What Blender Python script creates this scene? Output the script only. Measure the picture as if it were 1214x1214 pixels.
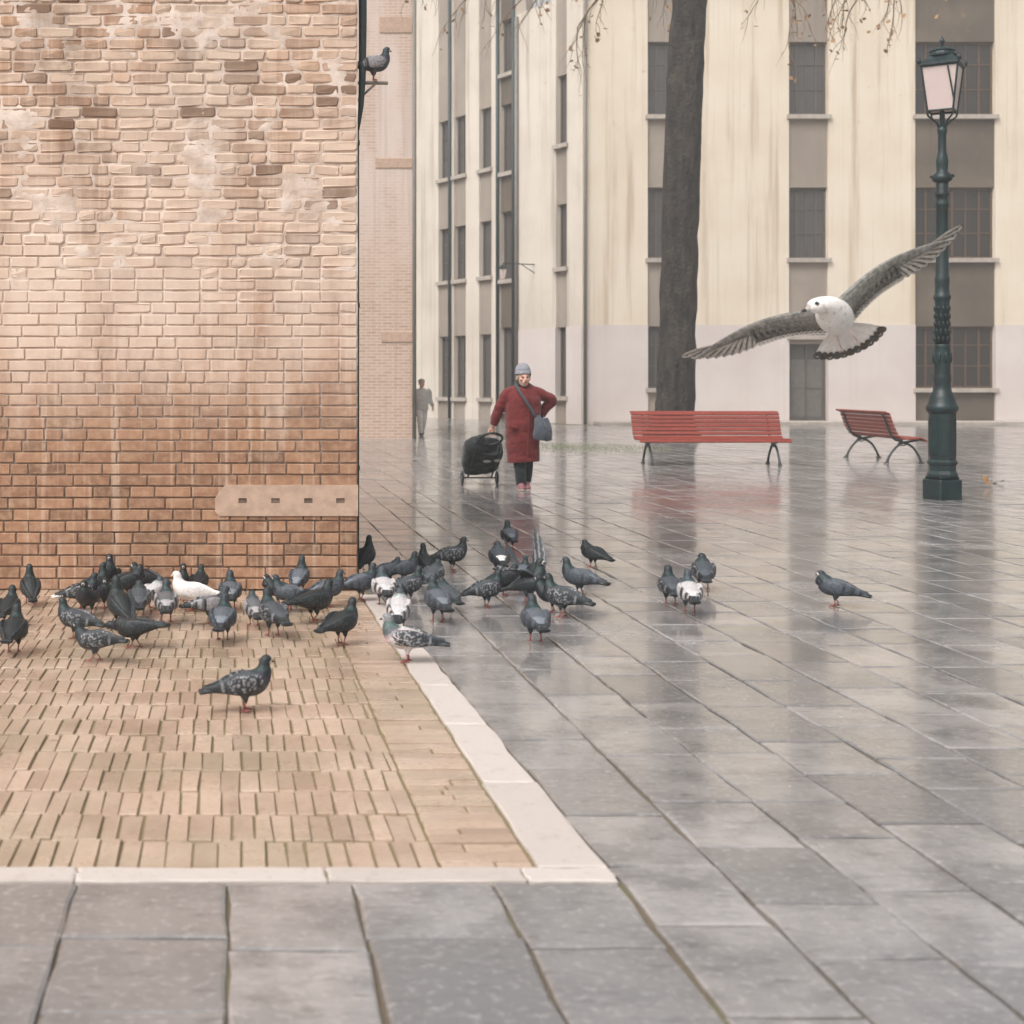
import bpy, bmesh, math, random
from mathutils import Vector, Matrix, noise, kdtree
R = math.radians
SC = bpy.context.scene
COL = SC.collection
for o in list(bpy.data.objects):
    bpy.data.objects.remove(o)
rnd = random.Random(11)

# ------------------------------------------------------------------ camera, sky, sun, exposure
CAM_H, F = 1.4, 1700.0                       # metres, focal length in px of a 1214 px frame
PX, PY = 270.0, 452.0                        # optical axis (the photograph is an off-centre crop)
cd = bpy.data.cameras.new('camera')
cam = bpy.data.objects.new('camera', cd); COL.objects.link(cam)
cam.location = (0, 0, CAM_H); cam.rotation_euler = (R(90), 0, 0)
cd.sensor_width = 36; cd.lens = F / 1214 * 36
cd.shift_x = (607 - PX) / 1214; cd.shift_y = -(607 - PY) / 1214
cd.clip_start = 0.05; cd.clip_end = 900
cd.dof.use_dof = True; cd.dof.focus_distance = 10.5; cd.dof.aperture_fstop = 3.6
SC.camera = cam

SUN_EL, SUN_AZ = 52, 226                     # overcast: a broad weak sun behind the camera's left shoulder
w = bpy.data.worlds.new('World'); SC.world = w; w.use_nodes = True
wn = w.node_tree; wn.nodes.clear()
sky = wn.nodes.new('ShaderNodeTexSky'); sky.sky_type = 'NISHITA'; sky.sun_disc = False
sky.sun_elevation = R(SUN_EL); sky.sun_rotation = R(SUN_AZ)
sky.air_density = 1.0; sky.dust_density = 6.0; sky.ozone_density = 1.0
hs = wn.nodes.new('ShaderNodeHueSaturation'); hs.inputs['Saturation'].default_value = 0.12
bg = wn.nodes.new('ShaderNodeBackground'); bg.inputs[1].default_value = 0.13
wo = wn.nodes.new('ShaderNodeOutputWorld')
wn.links.new(sky.outputs[0], hs.inputs['Color']); wn.links.new(hs.outputs[0], bg.inputs[0]); wn.links.new(bg.outputs[0], wo.inputs[0])
sd = bpy.data.lights.new('sun', 'SUN'); sd.energy = 1.1; sd.angle = R(35); sd.color = (1, .965, .925)
so = bpy.data.objects.new('sun', sd); COL.objects.link(so)
az = R(SUN_AZ); el = R(SUN_EL)
sdir = Vector((math.sin(az) * math.cos(el), math.cos(az) * math.cos(el), math.sin(el)))
so.rotation_euler = sdir.to_track_quat('Z', 'Y').to_euler(); so.location = (0, -5, 20)
SC.view_settings.view_transform = 'Standard'; SC.view_settings.look = 'None'
SC.view_settings.gamma = 1; SC.view_settings.use_curve_mapping = False
SC.view_settings.exposure = 0.6

# ------------------------------------------------------------------ helpers
def G(px, py, z=0.0):
    Y = F * (CAM_H - z) / (py - PY)
    return Vector(((px - PX) / F * Y, Y, z))
def lin(c):
    return tuple(((v / 255) / 12.92 if v / 255 <= .04045 else ((v / 255 + .055) / 1.055) ** 2.4) for v in c)
def tag(o, label=None, cat=None, group=None, kind=None):
    if label: o['label'] = label
    if cat: o['category'] = cat
    if group: o['group'] = group
    if kind: o['kind'] = kind
    return o
def link(o, parent=None):
    COL.objects.link(o)
    if parent: o.parent = parent
    return o
def empty(name, loc=(0, 0, 0), rz=0.0):
    o = bpy.data.objects.new(name, None); COL.objects.link(o)
    o.location = loc; o.rotation_euler = (0, 0, rz); o.empty_display_size = .1
    return o

class MB:
    """collects shapes and links them as one mesh object"""
    def __init__(s): s.v = []; s.f = []; s.m = []
    def add(s, v, f, m=0, mat=None):
        n = len(s.v)
        s.v += [tuple(mat @ Vector(p)) if mat else tuple(p) for p in v]
        s.f += [tuple(i + n for i in q) for q in f]; s.m += [m] * len(f)
        return s
    def box(s, a, b, m=0, mat=None):
        x0, y0, z0 = a; x1, y1, z1 = b
        v = [(x0, y0, z0), (x1, y0, z0), (x1, y1, z0), (x0, y1, z0), (x0, y0, z1), (x1, y0, z1), (x1, y1, z1), (x0, y1, z1)]
        return s.add(v, [(0, 3, 2, 1), (4, 5, 6, 7), (0, 1, 5, 4), (1, 2, 6, 5), (2, 3, 7, 6), (3, 0, 4, 7)], m, mat)
    def bbox(s, a, b, e=.01, m=0, mat=None):
        """box with chamfered edges"""
        bm = bmesh.new(); bmesh.ops.create_cube(bm, size=1)
        c = [(p + q) / 2 for p, q in zip(a, b)]; d = [abs(q - p) for p, q in zip(a, b)]
        for v in bm.verts: v.co = Vector([c[i] + v.co[i] * d[i] for i in range(3)])
        bmesh.ops.bevel(bm, geom=list(bm.edges), offset=e, segments=1, affect='EDGES')
        bm.verts.index_update()
        s.add([v.co.copy() for v in bm.verts], [[v.index for v in f.verts] for f in bm.faces], m, mat); bm.free(); return s
    def tube(s, pts, rad, n=8, m=0, mat=None, sub=1):
        if not isinstance(rad, (list, tuple)): rad = [rad] * len(pts)
        v, f, _ = loft([(Vector(p), r, r) for p, r in zip(pts, rad)], n, sub)
        return s.add(v, f, m, mat)
    def lathe(s, prof, n=16, m=0, mat=None, rot=0):
        v = []; f = []
        for r, z in prof:
            for k in range(n):
                a = 2 * math.pi * k / n + rot; v.append((r * math.cos(a), r * math.sin(a), z))
        for i in range(len(prof) - 1):
            for k in range(n):
                f.append((i * n + k, i * n + (k + 1) % n, (i + 1) * n + (k + 1) % n, (i + 1) * n + k))
        f.append(tuple(reversed(range(n)))); f.append(tuple((len(prof) - 1) * n + k for k in range(n)))
        return s.add(v, f, m, mat)
    def build(s, name, mats, parent=None, smooth=False, loc=None, fix=False):
        me = bpy.data.meshes.new(name); me.from_pydata(s.v, [], s.f); me.update()
        if fix:
            bm = bmesh.new(); bm.from_mesh(me); bmesh.ops.recalc_face_normals(bm, faces=bm.faces); bm.to_mesh(me); bm.free()
        for mm in (mats if isinstance(mats, (list, tuple)) else [mats]): me.materials.append(mm)
        me.polygons.foreach_set('material_index', s.m)
        if smooth: me.polygons.foreach_set('use_smooth', [True] * len(me.polygons))
        o = bpy.data.objects.new(name, me); link(o, parent)
        if loc is not None: o.location = loc
        return o

def cr(p0, p1, p2, p3, t):
    return [.5 * (2 * b + (c - a) * t + (2 * a - 5 * b + 4 * c - d) * t * t + (-a + 3 * b - 3 * c + d) * t ** 3) for a, b, c, d in zip(p0, p1, p2, p3)]
def loft(P, n=12, sub=4, side=None, power=1.0):
    """closed tube through (pos, half width, half height); returns verts, faces, ring parameter per vert"""
    K = [list(p) + [a, b] for p, a, b in P]
    S = []; T = []
    for i in range(len(K) - 1):
        for j in range(sub):
            t = j / sub
            S.append(cr(K[max(i - 1, 0)], K[i], K[i + 1], K[min(i + 2, len(K) - 1)], t) if sub > 1 else K[i]); T.append(i + t)
    S.append(K[-1]); T.append(len(K) - 1)
    v = []; f = []; tt = []
    pos = [Vector(q[:3]) for q in S]; last = None
    for i, q in enumerate(S):
        tan = (pos[min(i + 1, len(S) - 1)] - pos[max(i - 1, 0)])
        tan = tan.normalized() if tan.length > 1e-9 else Vector((0, 0, 1))
        if side is not None: u = Vector(side)
        elif last is None:
            h = Vector((0, 0, 1)) if abs(tan.z) < .9 else Vector((0, 1, 0)); u = h.cross(tan)
        else: u = last
        u = (u - tan * u.dot(tan)); u = u.normalized() if u.length > 1e-6 else Vector((0, 1, 0)); last = u
        up = tan.cross(u)
        for k in range(n):
            a = 2 * math.pi * k / n; ca, sa = math.cos(a), math.sin(a)
            if power != 1: ca = math.copysign(abs(ca) ** power, ca); sa = math.copysign(abs(sa) ** power, sa)
            v.append(pos[i] + u * max(q[3], 1e-4) * ca + up * max(q[4], 1e-4) * sa); tt.append(T[i])
    for i in range(len(S) - 1):
        for k in range(n):
            f.append((i * n + k, i * n + (k + 1) % n, (i + 1) * n + (k + 1) % n, (i + 1) * n + k))
    f.append(tuple(reversed(range(n)))); f.append(tuple((len(S) - 1) * n + k for k in range(n)))
    return v, f, tt
def ball(c, r, n=12, mat=None):
    c = Vector(c); rx, ry, rz = r if isinstance(r, (list, tuple)) else (r, r, r)
    v = []; f = []; m = max(6, n * 2 // 3)
    for i in range(1, m):
        b = math.pi * i / m
        for k in range(n):
            a = 2 * math.pi * k / n
            v.append(c + Vector((rx * math.sin(b) * math.cos(a), ry * math.sin(b) * math.sin(a), rz * math.cos(b))))
    for i in range(m - 2):
        for k in range(n): f.append((i * n + k, (i + 1) * n + k, (i + 1) * n + (k + 1) % n, i * n + (k + 1) % n))
    f.append(tuple(range(n))); f.append(tuple(reversed([(m - 2) * n + k for k in range(n)])))
    return v, f
def remesh(shapes, voxel, smooth=3, name='body'):
    """one continuous skin round a set of closed shapes"""
    mb = MB()
    for s in shapes: mb.add(s[0], s[1])
    o = mb.build('tmp_union', [], None, fix=True)
    a = o.modifiers.new('r', 'REMESH'); a.mode = 'VOXEL'; a.voxel_size = voxel
    b = o.modifiers.new('s', 'SMOOTH'); b.iterations = smooth; b.factor = .5
    dg = bpy.context.evaluated_depsgraph_get()
    me = bpy.data.meshes.new_from_object(o.evaluated_get(dg)); me.name = name
    old = o.data; bpy.data.objects.remove(o); bpy.data.meshes.remove(old)
    me.polygons.foreach_set('use_smooth', [True] * len(me.polygons)); me.materials.clear()
    return me
def fol(v, s): return noise.noise(Vector(v) * s)

# ------------------------------------------------------------------ materials
class NT:
    def __init__(s, name):
        s.m = bpy.data.materials.new(name); s.m.use_nodes = True
        s.t = s.m.node_tree; s.b = s.t.nodes['Principled BSDF']
    def n(s, t, **k):
        q = s.t.nodes.new(t)
        for a, b in k.items(): setattr(q, a, b)
        return q
    def set(s, q, i, v):
        if v is None: return
        if hasattr(v, 'links') or isinstance(v, bpy.types.NodeSocket): s.t.links.new(v, q.inputs[i])
        else: q.inputs[i].default_value = v
    def pos(s): return s.n('ShaderNodeNewGeometry').outputs['Position']
    def obj(s): return s.n('ShaderNodeTexCoord').outputs['Object']
    def scale(s, v, sc, off=(0, 0, 0)):
        q = s.n('ShaderNodeMapping'); s.set(q, 0, v); q.inputs['Scale'].default_value = sc; q.inputs['Location'].default_value = off; return q.outputs[0]
    def noise(s, v, sc=5, det=4, ro=.55, dist=0):
        q = s.n('ShaderNodeTexNoise'); s.set(q, 'Vector', v); q.inputs['Scale'].default_value = sc
        q.inputs['Detail'].default_value = det; q.inputs['Roughness'].default_value = ro; q.inputs['Distortion'].default_value = dist; return q.outputs['Fac']
    def ramp(s, v, a, b, c0=0., c1=1.):
        q = s.n('ShaderNodeMapRange'); q.clamp = True; s.set(q, 0, v)
        for i, x in enumerate((a, b, c0, c1)): q.inputs[i + 1].default_value = x
        q.interpolation_type = 'SMOOTHSTEP'; return q.outputs[0]
    def mix(s, f, a, b, mode='MIX'):
        q = s.n('ShaderNodeMix', data_type='RGBA', blend_type=mode); s.set(q, 0, f)
        for i, x in ((6, a), (7, b)):
            if isinstance(x, (tuple, list)): q.inputs[i].default_value = (*x[:3], 1)
            else: s.t.links.new(x, q.inputs[i])
        return q.outputs[2]
    def math(s, op, a, b=None, clamp=False):
        q = s.n('ShaderNodeMath', operation=op); q.use_clamp = clamp; s.set(q, 0, a); s.set(q, 1, b); return q.outputs[0]
    def sep(s, v):
        q = s.n('ShaderNodeSeparateXYZ'); s.set(q, 0, v); return q.outputs
    def rand(s):
        a = s.n('ShaderNodeNewGeometry').outputs['Random Per Island']; b = s.n('ShaderNodeObjectInfo').outputs['Random']
        return s.math('FRACT', s.math('ADD', s.math('MULTIPLY', a, 7.31), s.math('MULTIPLY', b, 3.77)))
    def bump(s, h, st=.3, d=.01):
        q = s.n('ShaderNodeBump'); s.set(q, 'Height', h); q.inputs['Strength'].default_value = st; q.inputs['Distance'].default_value = d
        s.t.links.new(q.outputs[0], s.b.inputs['Normal']); return q
    def out(s, col=None, rough=None, **k):
        if col is not None: s.set(s.b, 'Base Color', (*col[:3], 1) if isinstance(col, tuple) else col)
        if rough is not None: s.set(s.b, 'Roughness', rough)
        for a, v in k.items(): s.set(s.b, a.replace('_', ' '), v)
        return s.m
def simple(name, rgb, rough=.6, var=.25, sc=12, bump=.15, **k):
    q = NT(name); c = lin(rgb); p = q.obj(); nz = q.noise(p, sc)
    col = q.mix(q.ramp(nz, .3, .7), tuple(v * (1 - var) for v in c), tuple(min(1, v * (1 + var)) for v in c))
    if bump: q.bump(q.noise(p, sc * 5, 3), bump, .004)
    return q.out(col, rough, **k)

def m_wall_brick():
    q = NT('old_brick'); P = q.pos(); x, y, z = q.sep(P)[0:3]; r = q.rand()
    c = q.mix(r, lin((138, 100, 77)), lin((174, 131, 101)))
    c = q.mix(q.ramp(r, .78, .95), c, lin((126, 94, 72)))
    c = q.mix(q.ramp(q.noise(P, 22, 5), .35, .7, 0, .45), c, lin((196, 160, 130)))
    # brown soot streaks running down from the top, paler patches in the middle
    st = q.noise(q.scale(P, (3.2, 1, .32)), 1.0, 5, .6)
    zt = q.ramp(z, 2.0, 4.0)
    c = q.mix(q.math('MULTIPLY', q.ramp(st, .5, .68), q.math('MULTIPLY', zt, .6)), c, lin((92, 74, 60)))
    wob = q.math('ADD', x, q.math('MULTIPLY', q.noise(q.scale(P, (2, 1, 2)), 2.2, 4), .5))
    so_ = q.math('MULTIPLY', q.ramp(q.math('ABSOLUTE', q.math('SUBTRACT', wob, .12)),   .46, .04), q.ramp(z, 2.2, 3.6))
    c = q.mix(q.math('MULTIPLY', so_, .85), c, lin((98, 82, 70)))
    bl = q.noise(q.scale(P, (2.1, 1, .5), (3, 0, 1)), 1.0, 4, .6)
    band = q.math('MULTIPLY', q.ramp(z, .9, 1.75), q.ramp(z, 4.6, 2.1, .35, 1))
    c = q.mix(q.math('MULTIPLY', q.ramp(bl, .36, .66, .15, .85), band), c, lin((222, 198, 180)))
    drip = q.noise(q.scale(P, (26, 1, .5)), 1.0, 3, .6)
    c = q.mix(q.ramp(drip, .52, .72, 0, .4), c, lin((220, 196, 176)))
    c = q.mix(q.math('MULTIPLY', q.ramp(q.math('FRACT', q.math('MULTIPLY', r, 9.7)), .74, .9, 0, .8), q.ramp(z, 1.9, 2.4)), c, lin((112, 84, 64)))
    # ragged, streaky pale band, strongest at mid height
    pale_band = q.math('ADD', q.math('MULTIPLY', q.math('ABSOLUTE', q.math('SUBTRACT', z, 2.0)), -.5), q.math('ADD', q.math('MULTIPLY', q.noise(q.scale(P, (2.6, 1, .7), (1.3, 0, .4)), 1.5, 5, .6), 1.5), q.math('MULTIPLY', q.noise(q.scale(P, (16, 1, .8)), 1, 3), .22)))
    c = q.mix(q.ramp(pale_band, .40, .9, 0, .52), c, lin((226, 206, 190)))
    lime = q.math('MULTIPLY', q.ramp(q.math('FRACT', q.math('MULTIPLY', r, 5.3)), .25, .8, 0, .75), q.ramp(z, 1.9, 2.4))
    c = q.mix(q.math('MULTIPLY', lime, q.ramp(q.noise(P, 9, 4), .3, .6, .4, 1)), c, lin((214, 190, 170)))
    q.bump(q.noise(P, 60, 5), .5, .004)
    return q.out(c, .85)
def m_mortar():
    q = NT('lime_mortar'); P = q.pos(); z = q.sep(P)[2]
    low = q.mix(q.noise(P, 30), lin((104, 84, 70)), lin((140, 118, 100)))
    up = q.mix(q.ramp(q.noise(P, 7, 5), .35, .65), lin((194, 172, 156)), lin((222, 204, 192)))
    c = q.mix(q.ramp(z, .55, 1.7), low, up)
    st = q.noise(q.scale(P, (3.2, 1, .32)), 1.0, 5, .6)
    c = q.mix(q.math('MULTIPLY', q.ramp(st, .5, .68), q.ramp(z, 2.2, 4.2, 0, .6)), c, lin((110, 90, 74)))
    q.bump(q.noise(P, 45, 6), .6, .006)
    return q.out(c, .9)
def m_slab():
    q = NT('wet_trachyte'); P = q.pos(); r = q.rand()
    c = q.mix(r, lin((112, 109, 108)), lin((158, 153, 151)))
    c = q.mix(q.ramp(q.noise(P, 3.1, 6, .62), .38, .68), c, lin((114, 111, 110)))
    c = q.mix(q.ramp(q.noise(P, 34, 4), .5, .75, 0, .4), c, lin((184, 179, 176)))
    c = q.mix(q.ramp(q.noise(q.scale(P, (5, 16, 5)), 1.5, 6, .7), .52, .7, 0, .55), c, lin((82, 80, 78)))
    pit = q.noise(P, 130, 3, .6); c = q.mix(q.ramp(pit, .62, .74, 0, .6), c, lin((70, 68, 66)))
    c = q.mix(q.ramp(q.noise(P, 1.1, 3), .62, .74, 0, .5), c, lin((140, 141, 124)))
    wet = q.noise(P, 1.6, 5, .6)
    ro = q.ramp(wet, .35, .68, .09, .30)
    h = q.math('ADD', q.noise(q.scale(P, (9, 40, 9)), 1, 4), q.math('MULTIPLY', q.noise(P, 70, 4), .5))
    h = q.math('SUBTRACT', h, q.math('MULTIPLY', q.ramp(pit, .6, .74), .8))
    q.bump(h, .13, .006)
    return q.out(c, ro, Coat_Weight=.4, Coat_Roughness=.08)
def m_pave_brick():
    q = NT('wet_paving_brick'); P = q.pos(); r = q.rand()
    c = q.mix(r, lin((154, 130, 112)), lin((190, 164, 144)))
    c = q.mix(q.ramp(q.noise(P, 2.2, 5), .4, .7, 0, .6), c, lin((204, 182, 164)))
    c = q.mix(q.ramp(q.noise(P, 40, 4), .5, .75, 0, .4), c, lin((140, 118, 96)))
    c = q.mix(q.ramp(q.noise(P, .9, 5, .6), .42, .62, 0, .5), c, lin((150, 138, 116)))
    c = q.mix(q.ramp(q.noise(P, 14, 6, .7), .56, .72, 0, .5), c, lin((112, 96, 76)))
    q.bump(q.noise(P, 60, 4), .4, .005)
    return q.out(c, q.ramp(q.noise(P, 2, 5), .35, .7, .2, .5), Coat_Weight=.15, Coat_Roughness=.12)
def m_bed(k=1.0):
    q = NT('mossy_joint'); P = q.pos()
    c = q.mix(q.ramp(q.noise(P, 2.3, 4), .45, .62), lin((84, 76, 66)), lin((92, 98, 66)))
    c = q.mix(q.noise(P, 60), c, lin((120, 106, 86)))
    if k > 1: c = q.mix(.6, c, lin((140, 124, 88)))
    q.bump(q.noise(P, 90, 4), .6, .006)
    return q.out(c, .8)
def m_marble():
    q = NT('istrian_stone'); P = q.pos(); r = q.rand()
    c = q.mix(r, lin((186, 175, 168)), lin((200, 190, 183)))
    c = q.mix(q.ramp(q.noise(P, 9, 6), .55, .75, 0, .45), c, lin((160, 146, 134)))
    c = q.mix(q.ramp(q.noise(P, 30, 6, .75), .56, .7, 0, .5), c, lin((138, 126, 114)))
    q.bump(q.noise(P, 50, 5), .35, .005)
    return q.out(c, .45)
def m_plaster(name, a, b, stain, k=.5):
    q = NT(name); P = q.obj(); z = q.sep(P)[2]
    c = q.mix(q.ramp(q.noise(P, .5, 5), .35, .65), lin(a), lin(b))
    s1 = q.noise(q.scale(P, (1.5, 1.5, .06)), 1.4, 6, .65)
    c = q.mix(q.math('MULTIPLY', q.ramp(s1, .5, .72, 0, k), q.ramp(z, 1, 14, .5, 1)), c, lin(stain))
    s2 = q.noise(q.scale(P, (7, 7, .12)), 1.2, 4, .6)
    c = q.mix(q.ramp(s2, .55, .75, 0, .28), c, lin(stain))
    bl = q.noise(P, 2.2, 6, .7)
    c = q.mix(q.math('MULTIPLY', q.ramp(bl, .6, .72, 0, .45), q.ramp(z, 4, 12)), c, lin((170, 140, 108)))
    q.bump(q.noise(P, 20, 5), .25, .01)
    return q.out(c, .9)
def m_thin_brick():
    q = NT('small_far_brick'); P = q.obj()
    br = q.n('ShaderNodeTexBrick'); q.set(br, 'Vector', q.scale(P, (1, 1, 1)))
    rot = q.n('ShaderNodeMapping'); q.set(rot, 0, P); rot.inputs['Rotation'].default_value = (R(90), 0, 0)
    q.t.links.new(rot.outputs[0], br.inputs['Vector'])
    br.inputs['Scale'].default_value = 1; br.inputs['Brick Width'].default_value = .26; br.inputs['Row Height'].default_value = .075
    br.inputs['Mortar Size'].default_value = .012
    br.inputs['Color1'].default_value = (*lin((178, 146, 124)), 1); br.inputs['Color2'].default_value = (*lin((196, 168, 148)), 1); br.inputs['Mortar'].default_value = (*lin((206, 188, 174)), 1)
    z = q.sep(P)[2]
    c = q.mix(q.math('MULTIPLY', q.ramp(q.noise(q.scale(P, (1.2, 1, .25)), 1.5, 5), .35, .65, .2, .9), q.ramp(z, 2.5, 7)), br.outputs[0], lin((214, 196, 186)))
    c = q.mix(q.ramp(q.noise(q.scale(P, (6, 1, .2)), 1, 4), .5, .75, 0, .4), c, lin((150, 126, 112)))
    return q.out(c, .9)
def m_glass(name, rgb, rough=.12):
    q = NT(name); P = q.obj()
    c = q.mix(q.noise(P, 1.3, 3), lin(rgb), lin(tuple(v * 1.25 for v in rgb)))
    q.bump(q.noise(P, 2.0, 2), .05, .02)
    return q.out(c, rough, Specular_IOR_Level=.6)
def m_bark():
    q = NT('plane_bark'); P = q.obj()
    v = q.n('ShaderNodeTexVoronoi'); q.set(v, 'Vector', q.scale(P, (5, 5, 1.6))); v.inputs['Scale'].default_value = 1.4
    c = q.mix(q.ramp(q.noise(q.scale(P, (4, 4, 1)), 1.6, 6), .35, .65), lin((34, 29, 25)), lin((60, 52, 44)))
    c = q.mix(q.ramp(q.noise(P, 1.8, 4), .58, .68, 0, .6), c, lin((78, 71, 60)))
    q.bump(q.math('ADD', v.outputs['Distance'], q.noise(P, 12, 5)), 1, .09)
    return q.out(c, .9)
def m_plumage(name='plumage', dk=.45):
    q = NT(name); a = q.n('ShaderNodeVertexColor', layer_name='Col').outputs[0]; P = q.obj()
    c = q.mix(q.ramp(q.noise(P, 170, 3), .3, .7), q.mix(dk, a, (0, 0, 0)), q.mix(1, a, (1.15, 1.15, 1.15), 'MULTIPLY'))
    v = q.n('ShaderNodeTexVoronoi', feature='DISTANCE_TO_EDGE'); q.set(v, 'Vector', q.scale(P, (52, 85, 85)))
    c = q.mix(q.ramp(v.outputs['Distance'], .0, .16, dk, 0), c, q.mix(1, c, (1.9, 1.9, 1.9), 'MULTIPLY'))
    q.bump(q.math('ADD', v.outputs['Distance'], q.noise(q.scale(P, (60, 160, 160)), 1, 3)), .4, .003)
    return q.out(c, .5)
def m_cloth(name, rgb, fold=.6, sc=9, rough=.85):
    q = NT(name); P = q.obj(); c = lin(rgb)
    col = q.mix(q.noise(P, 30, 4), tuple(v * .8 for v in c), tuple(v * 1.15 for v in c))
    h = q.math('ADD', q.noise(q.scale(P, (1, 1, 1.1)), sc, 4, .5, 1.4), q.math('MULTIPLY', q.noise(P, 220, 2), .12))
    q.bump(h, fold, .02)
    return q.out(col, rough, Sheen_Weight=.2)

M = dict(
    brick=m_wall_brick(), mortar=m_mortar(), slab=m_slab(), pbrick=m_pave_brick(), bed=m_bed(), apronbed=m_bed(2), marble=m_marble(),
    plate=simple('worn_cement', (186, 158, 138), .85, .12, 14, .4),
    hole=simple('dark_hole', (122, 103, 90), .9),
    cream=m_plaster('cream_plaster', (222, 207, 186), (230, 217, 199), (170, 144, 112), .85),
    dado=m_plaster('pale_dado', (210, 198, 192), (218, 208, 202), (196, 180, 170), .3),
    white=m_plaster('grey_white_plaster', (206, 195, 181), (217, 207, 194), (148, 132, 116), .8),
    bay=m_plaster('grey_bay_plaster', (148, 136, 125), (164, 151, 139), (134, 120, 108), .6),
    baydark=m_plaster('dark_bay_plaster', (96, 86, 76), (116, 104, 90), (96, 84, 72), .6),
    far_brick=m_thin_brick(), sill=simple('sill_stone', (176, 165, 155), .8, .12, 6),
    glass=m_glass('dusty_glass', (74, 70, 68)), glassdark=m_glass('dark_glass', (46, 43, 40)),
    frame=simple('window_frame_paint', (92, 84, 77), .6, .1, 8), framebrown=simple('brown_frame_paint', (96, 74, 54), .6, .15, 8),
    door=simple('grey_door_paint', (106, 102, 96), .6, .12, 5),
    pipe=simple('dark_pipe_paint', (44, 58, 60), .5, .15, 10), pipegrey=simple('grey_pipe_paint', (120, 112, 104), .6, .1, 8),
    iron=simple('lamp_green_paint', (14, 36, 37), .45, .4, 9, .4), legiron=simple('bench_iron', (52, 60, 60), .55, .2, 20, .3),
    slat=simple('red_bench_paint', (132, 54, 40), .5, .14, 9, .15),
    bark=m_bark(), twig=simple('twig_bark', (120, 98, 74), .9, .2, 20), leaf=simple('dry_leaf', (158, 122, 84), .85, .25, 30),
    grass=simple('grass', (128, 132, 104), .8, .3, 20, 0),
    soil=simple('damp_soil', (128, 122, 106), .9, .2, 6, .4),
    plum=m_plumage(), plumwhite=m_plumage('white_plumage', .1), legred=simple('pigeon_leg', (172, 84, 76), .6, .15, 80), eye=simple('bird_eye', (26, 20, 18), .15, .1, 50, 0),
    coat=m_cloth('red_coat_cloth', (112, 31, 30), 1.0, 8), trousers=m_cloth('black_trousers', (26, 34, 36), .4, 9),
    hat=m_cloth('grey_knit', (146, 146, 154), .5, 60), bag=m_cloth('grey_bag_cloth', (78, 84, 93), .9, 12), strap=simple('dark_strap', (66, 70, 76), .7, .1, 40),
    shoe=simple('pink_shoe', (146, 98, 102), .6, .15, 40), sole=simple('pale_sole', (196, 180, 172), .7, .1, 30),
    black=m_cloth('black_trolley_cloth', (16, 24, 26), .5, 10, .7), blackmetal=simple('black_metal', (24, 32, 34), .4, .2, 30), chrome=simple('steel', (150, 152, 154), .3, .1, 30, Metallic=.9),
    tyre=simple('tyre_rubber', (40, 44, 46), .8, .1, 40), patch=simple('reflective_patch', (190, 186, 180), .4, .1, 20),
    greycoat=m_cloth('grey_jacket', (194, 189, 180), .5, 9), paletrousers=m_cloth('pale_trousers', (222, 214, 206), .5, 9), darkshoe=simple('dark_shoe', (84, 80, 78), .7),
    greyhair=simple('grey_hair', (168, 152, 142), .9),
)
def m_skin(name, rgb):
    q = NT(name); P = q.obj(); c = lin(rgb)
    a = q.n('ShaderNodeVertexColor', layer_name='Col').outputs[0]
    col = q.mix(1, a, q.mix(q.noise(P, 40, 4), tuple(v * .9 for v in c), tuple(min(1, v * 1.08) for v in c)), 'MULTIPLY')
    return q.out(col, .55, Subsurface_Weight=.08, Subsurface_Radius=(.02, .008, .005))
M['skin'] = m_skin('skin', (216, 172, 154))
q = NT('frosted_lantern_glass'); P = q.obj()
M['lantern'] = q.out(q.mix(q.noise(P, 6, 4), lin((226, 204, 200)), lin((240, 222, 214))), .35, Transmission_Weight=.35)

# ------------------------------------------------------------------ ground and paving
mb = MB(); mb.add([(-250, -250, 0), (250, -250, 0), (250, 250, 0), (-250, 250, 0)], [(0, 1, 2, 3)])
ground = mb.build('ground', M['soil'], loc=(0, 0, -.03)); tag(ground, kind='structure')

pave = MB().add([(-14, .3, 0), (36, .3, 0), (36, 64, 0), (-14, 64, 0)], [(0, 1, 2, 3)]).build('pavement', M['bed'], loc=(0, 0, -.013))
tag(pave, kind='structure')

def slab_shape(x0, x1, y0, y1, dz, jit, gap=.005, ch=.008, tilt=0, n=2):
    """irregular flagstone: wobbly outline, chamfered and worn edge; centred at its own origin"""
    cx, cy = (x0 + x1) / 2, (y0 + y1) / 2
    x0 += gap; x1 -= gap; y0 += gap; y1 -= gap
    o = []
    cs = [(x0, y0), (x1, y0), (x1, y1), (x0, y1)]
    for i in range(4):
        a, b = cs[i], cs[(i + 1) % 4]
        for j in range(n):
            t = j / n; o.append(((a[0] + (b[0] - a[0]) * t) - cx + rnd.uniform(-jit, jit), (a[1] + (b[1] - a[1]) * t) - cy + rnd.uniform(-jit, jit)))
    k = len(o); tx, ty = rnd.uniform(-tilt, tilt), rnd.uniform(-tilt, tilt)
    f_in = []
    for (x, y) in o:
        l = math.hypot(x, y); c = ch * rnd.uniform(.6, 1.7); f_in.append((x * (1 - c / l), y * (1 - c / l)))
    v = [(x, y, dz - .016 - .02) for x, y in o] + [(x, y, dz - ch * .55 + x * tx + y * ty) for x, y in o] + [(x, y, dz + x * tx + y * ty) for x, y in f_in]
    fs = [tuple(2 * k + i for i in range(k))]
    for i in range(k):
        j = (i + 1) % k
        fs += [(i, j, k + j, k + i), (k + i, k + j, 2 * k + j, 2 * k + i)]
    return v, fs, (cx, cy)

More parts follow.
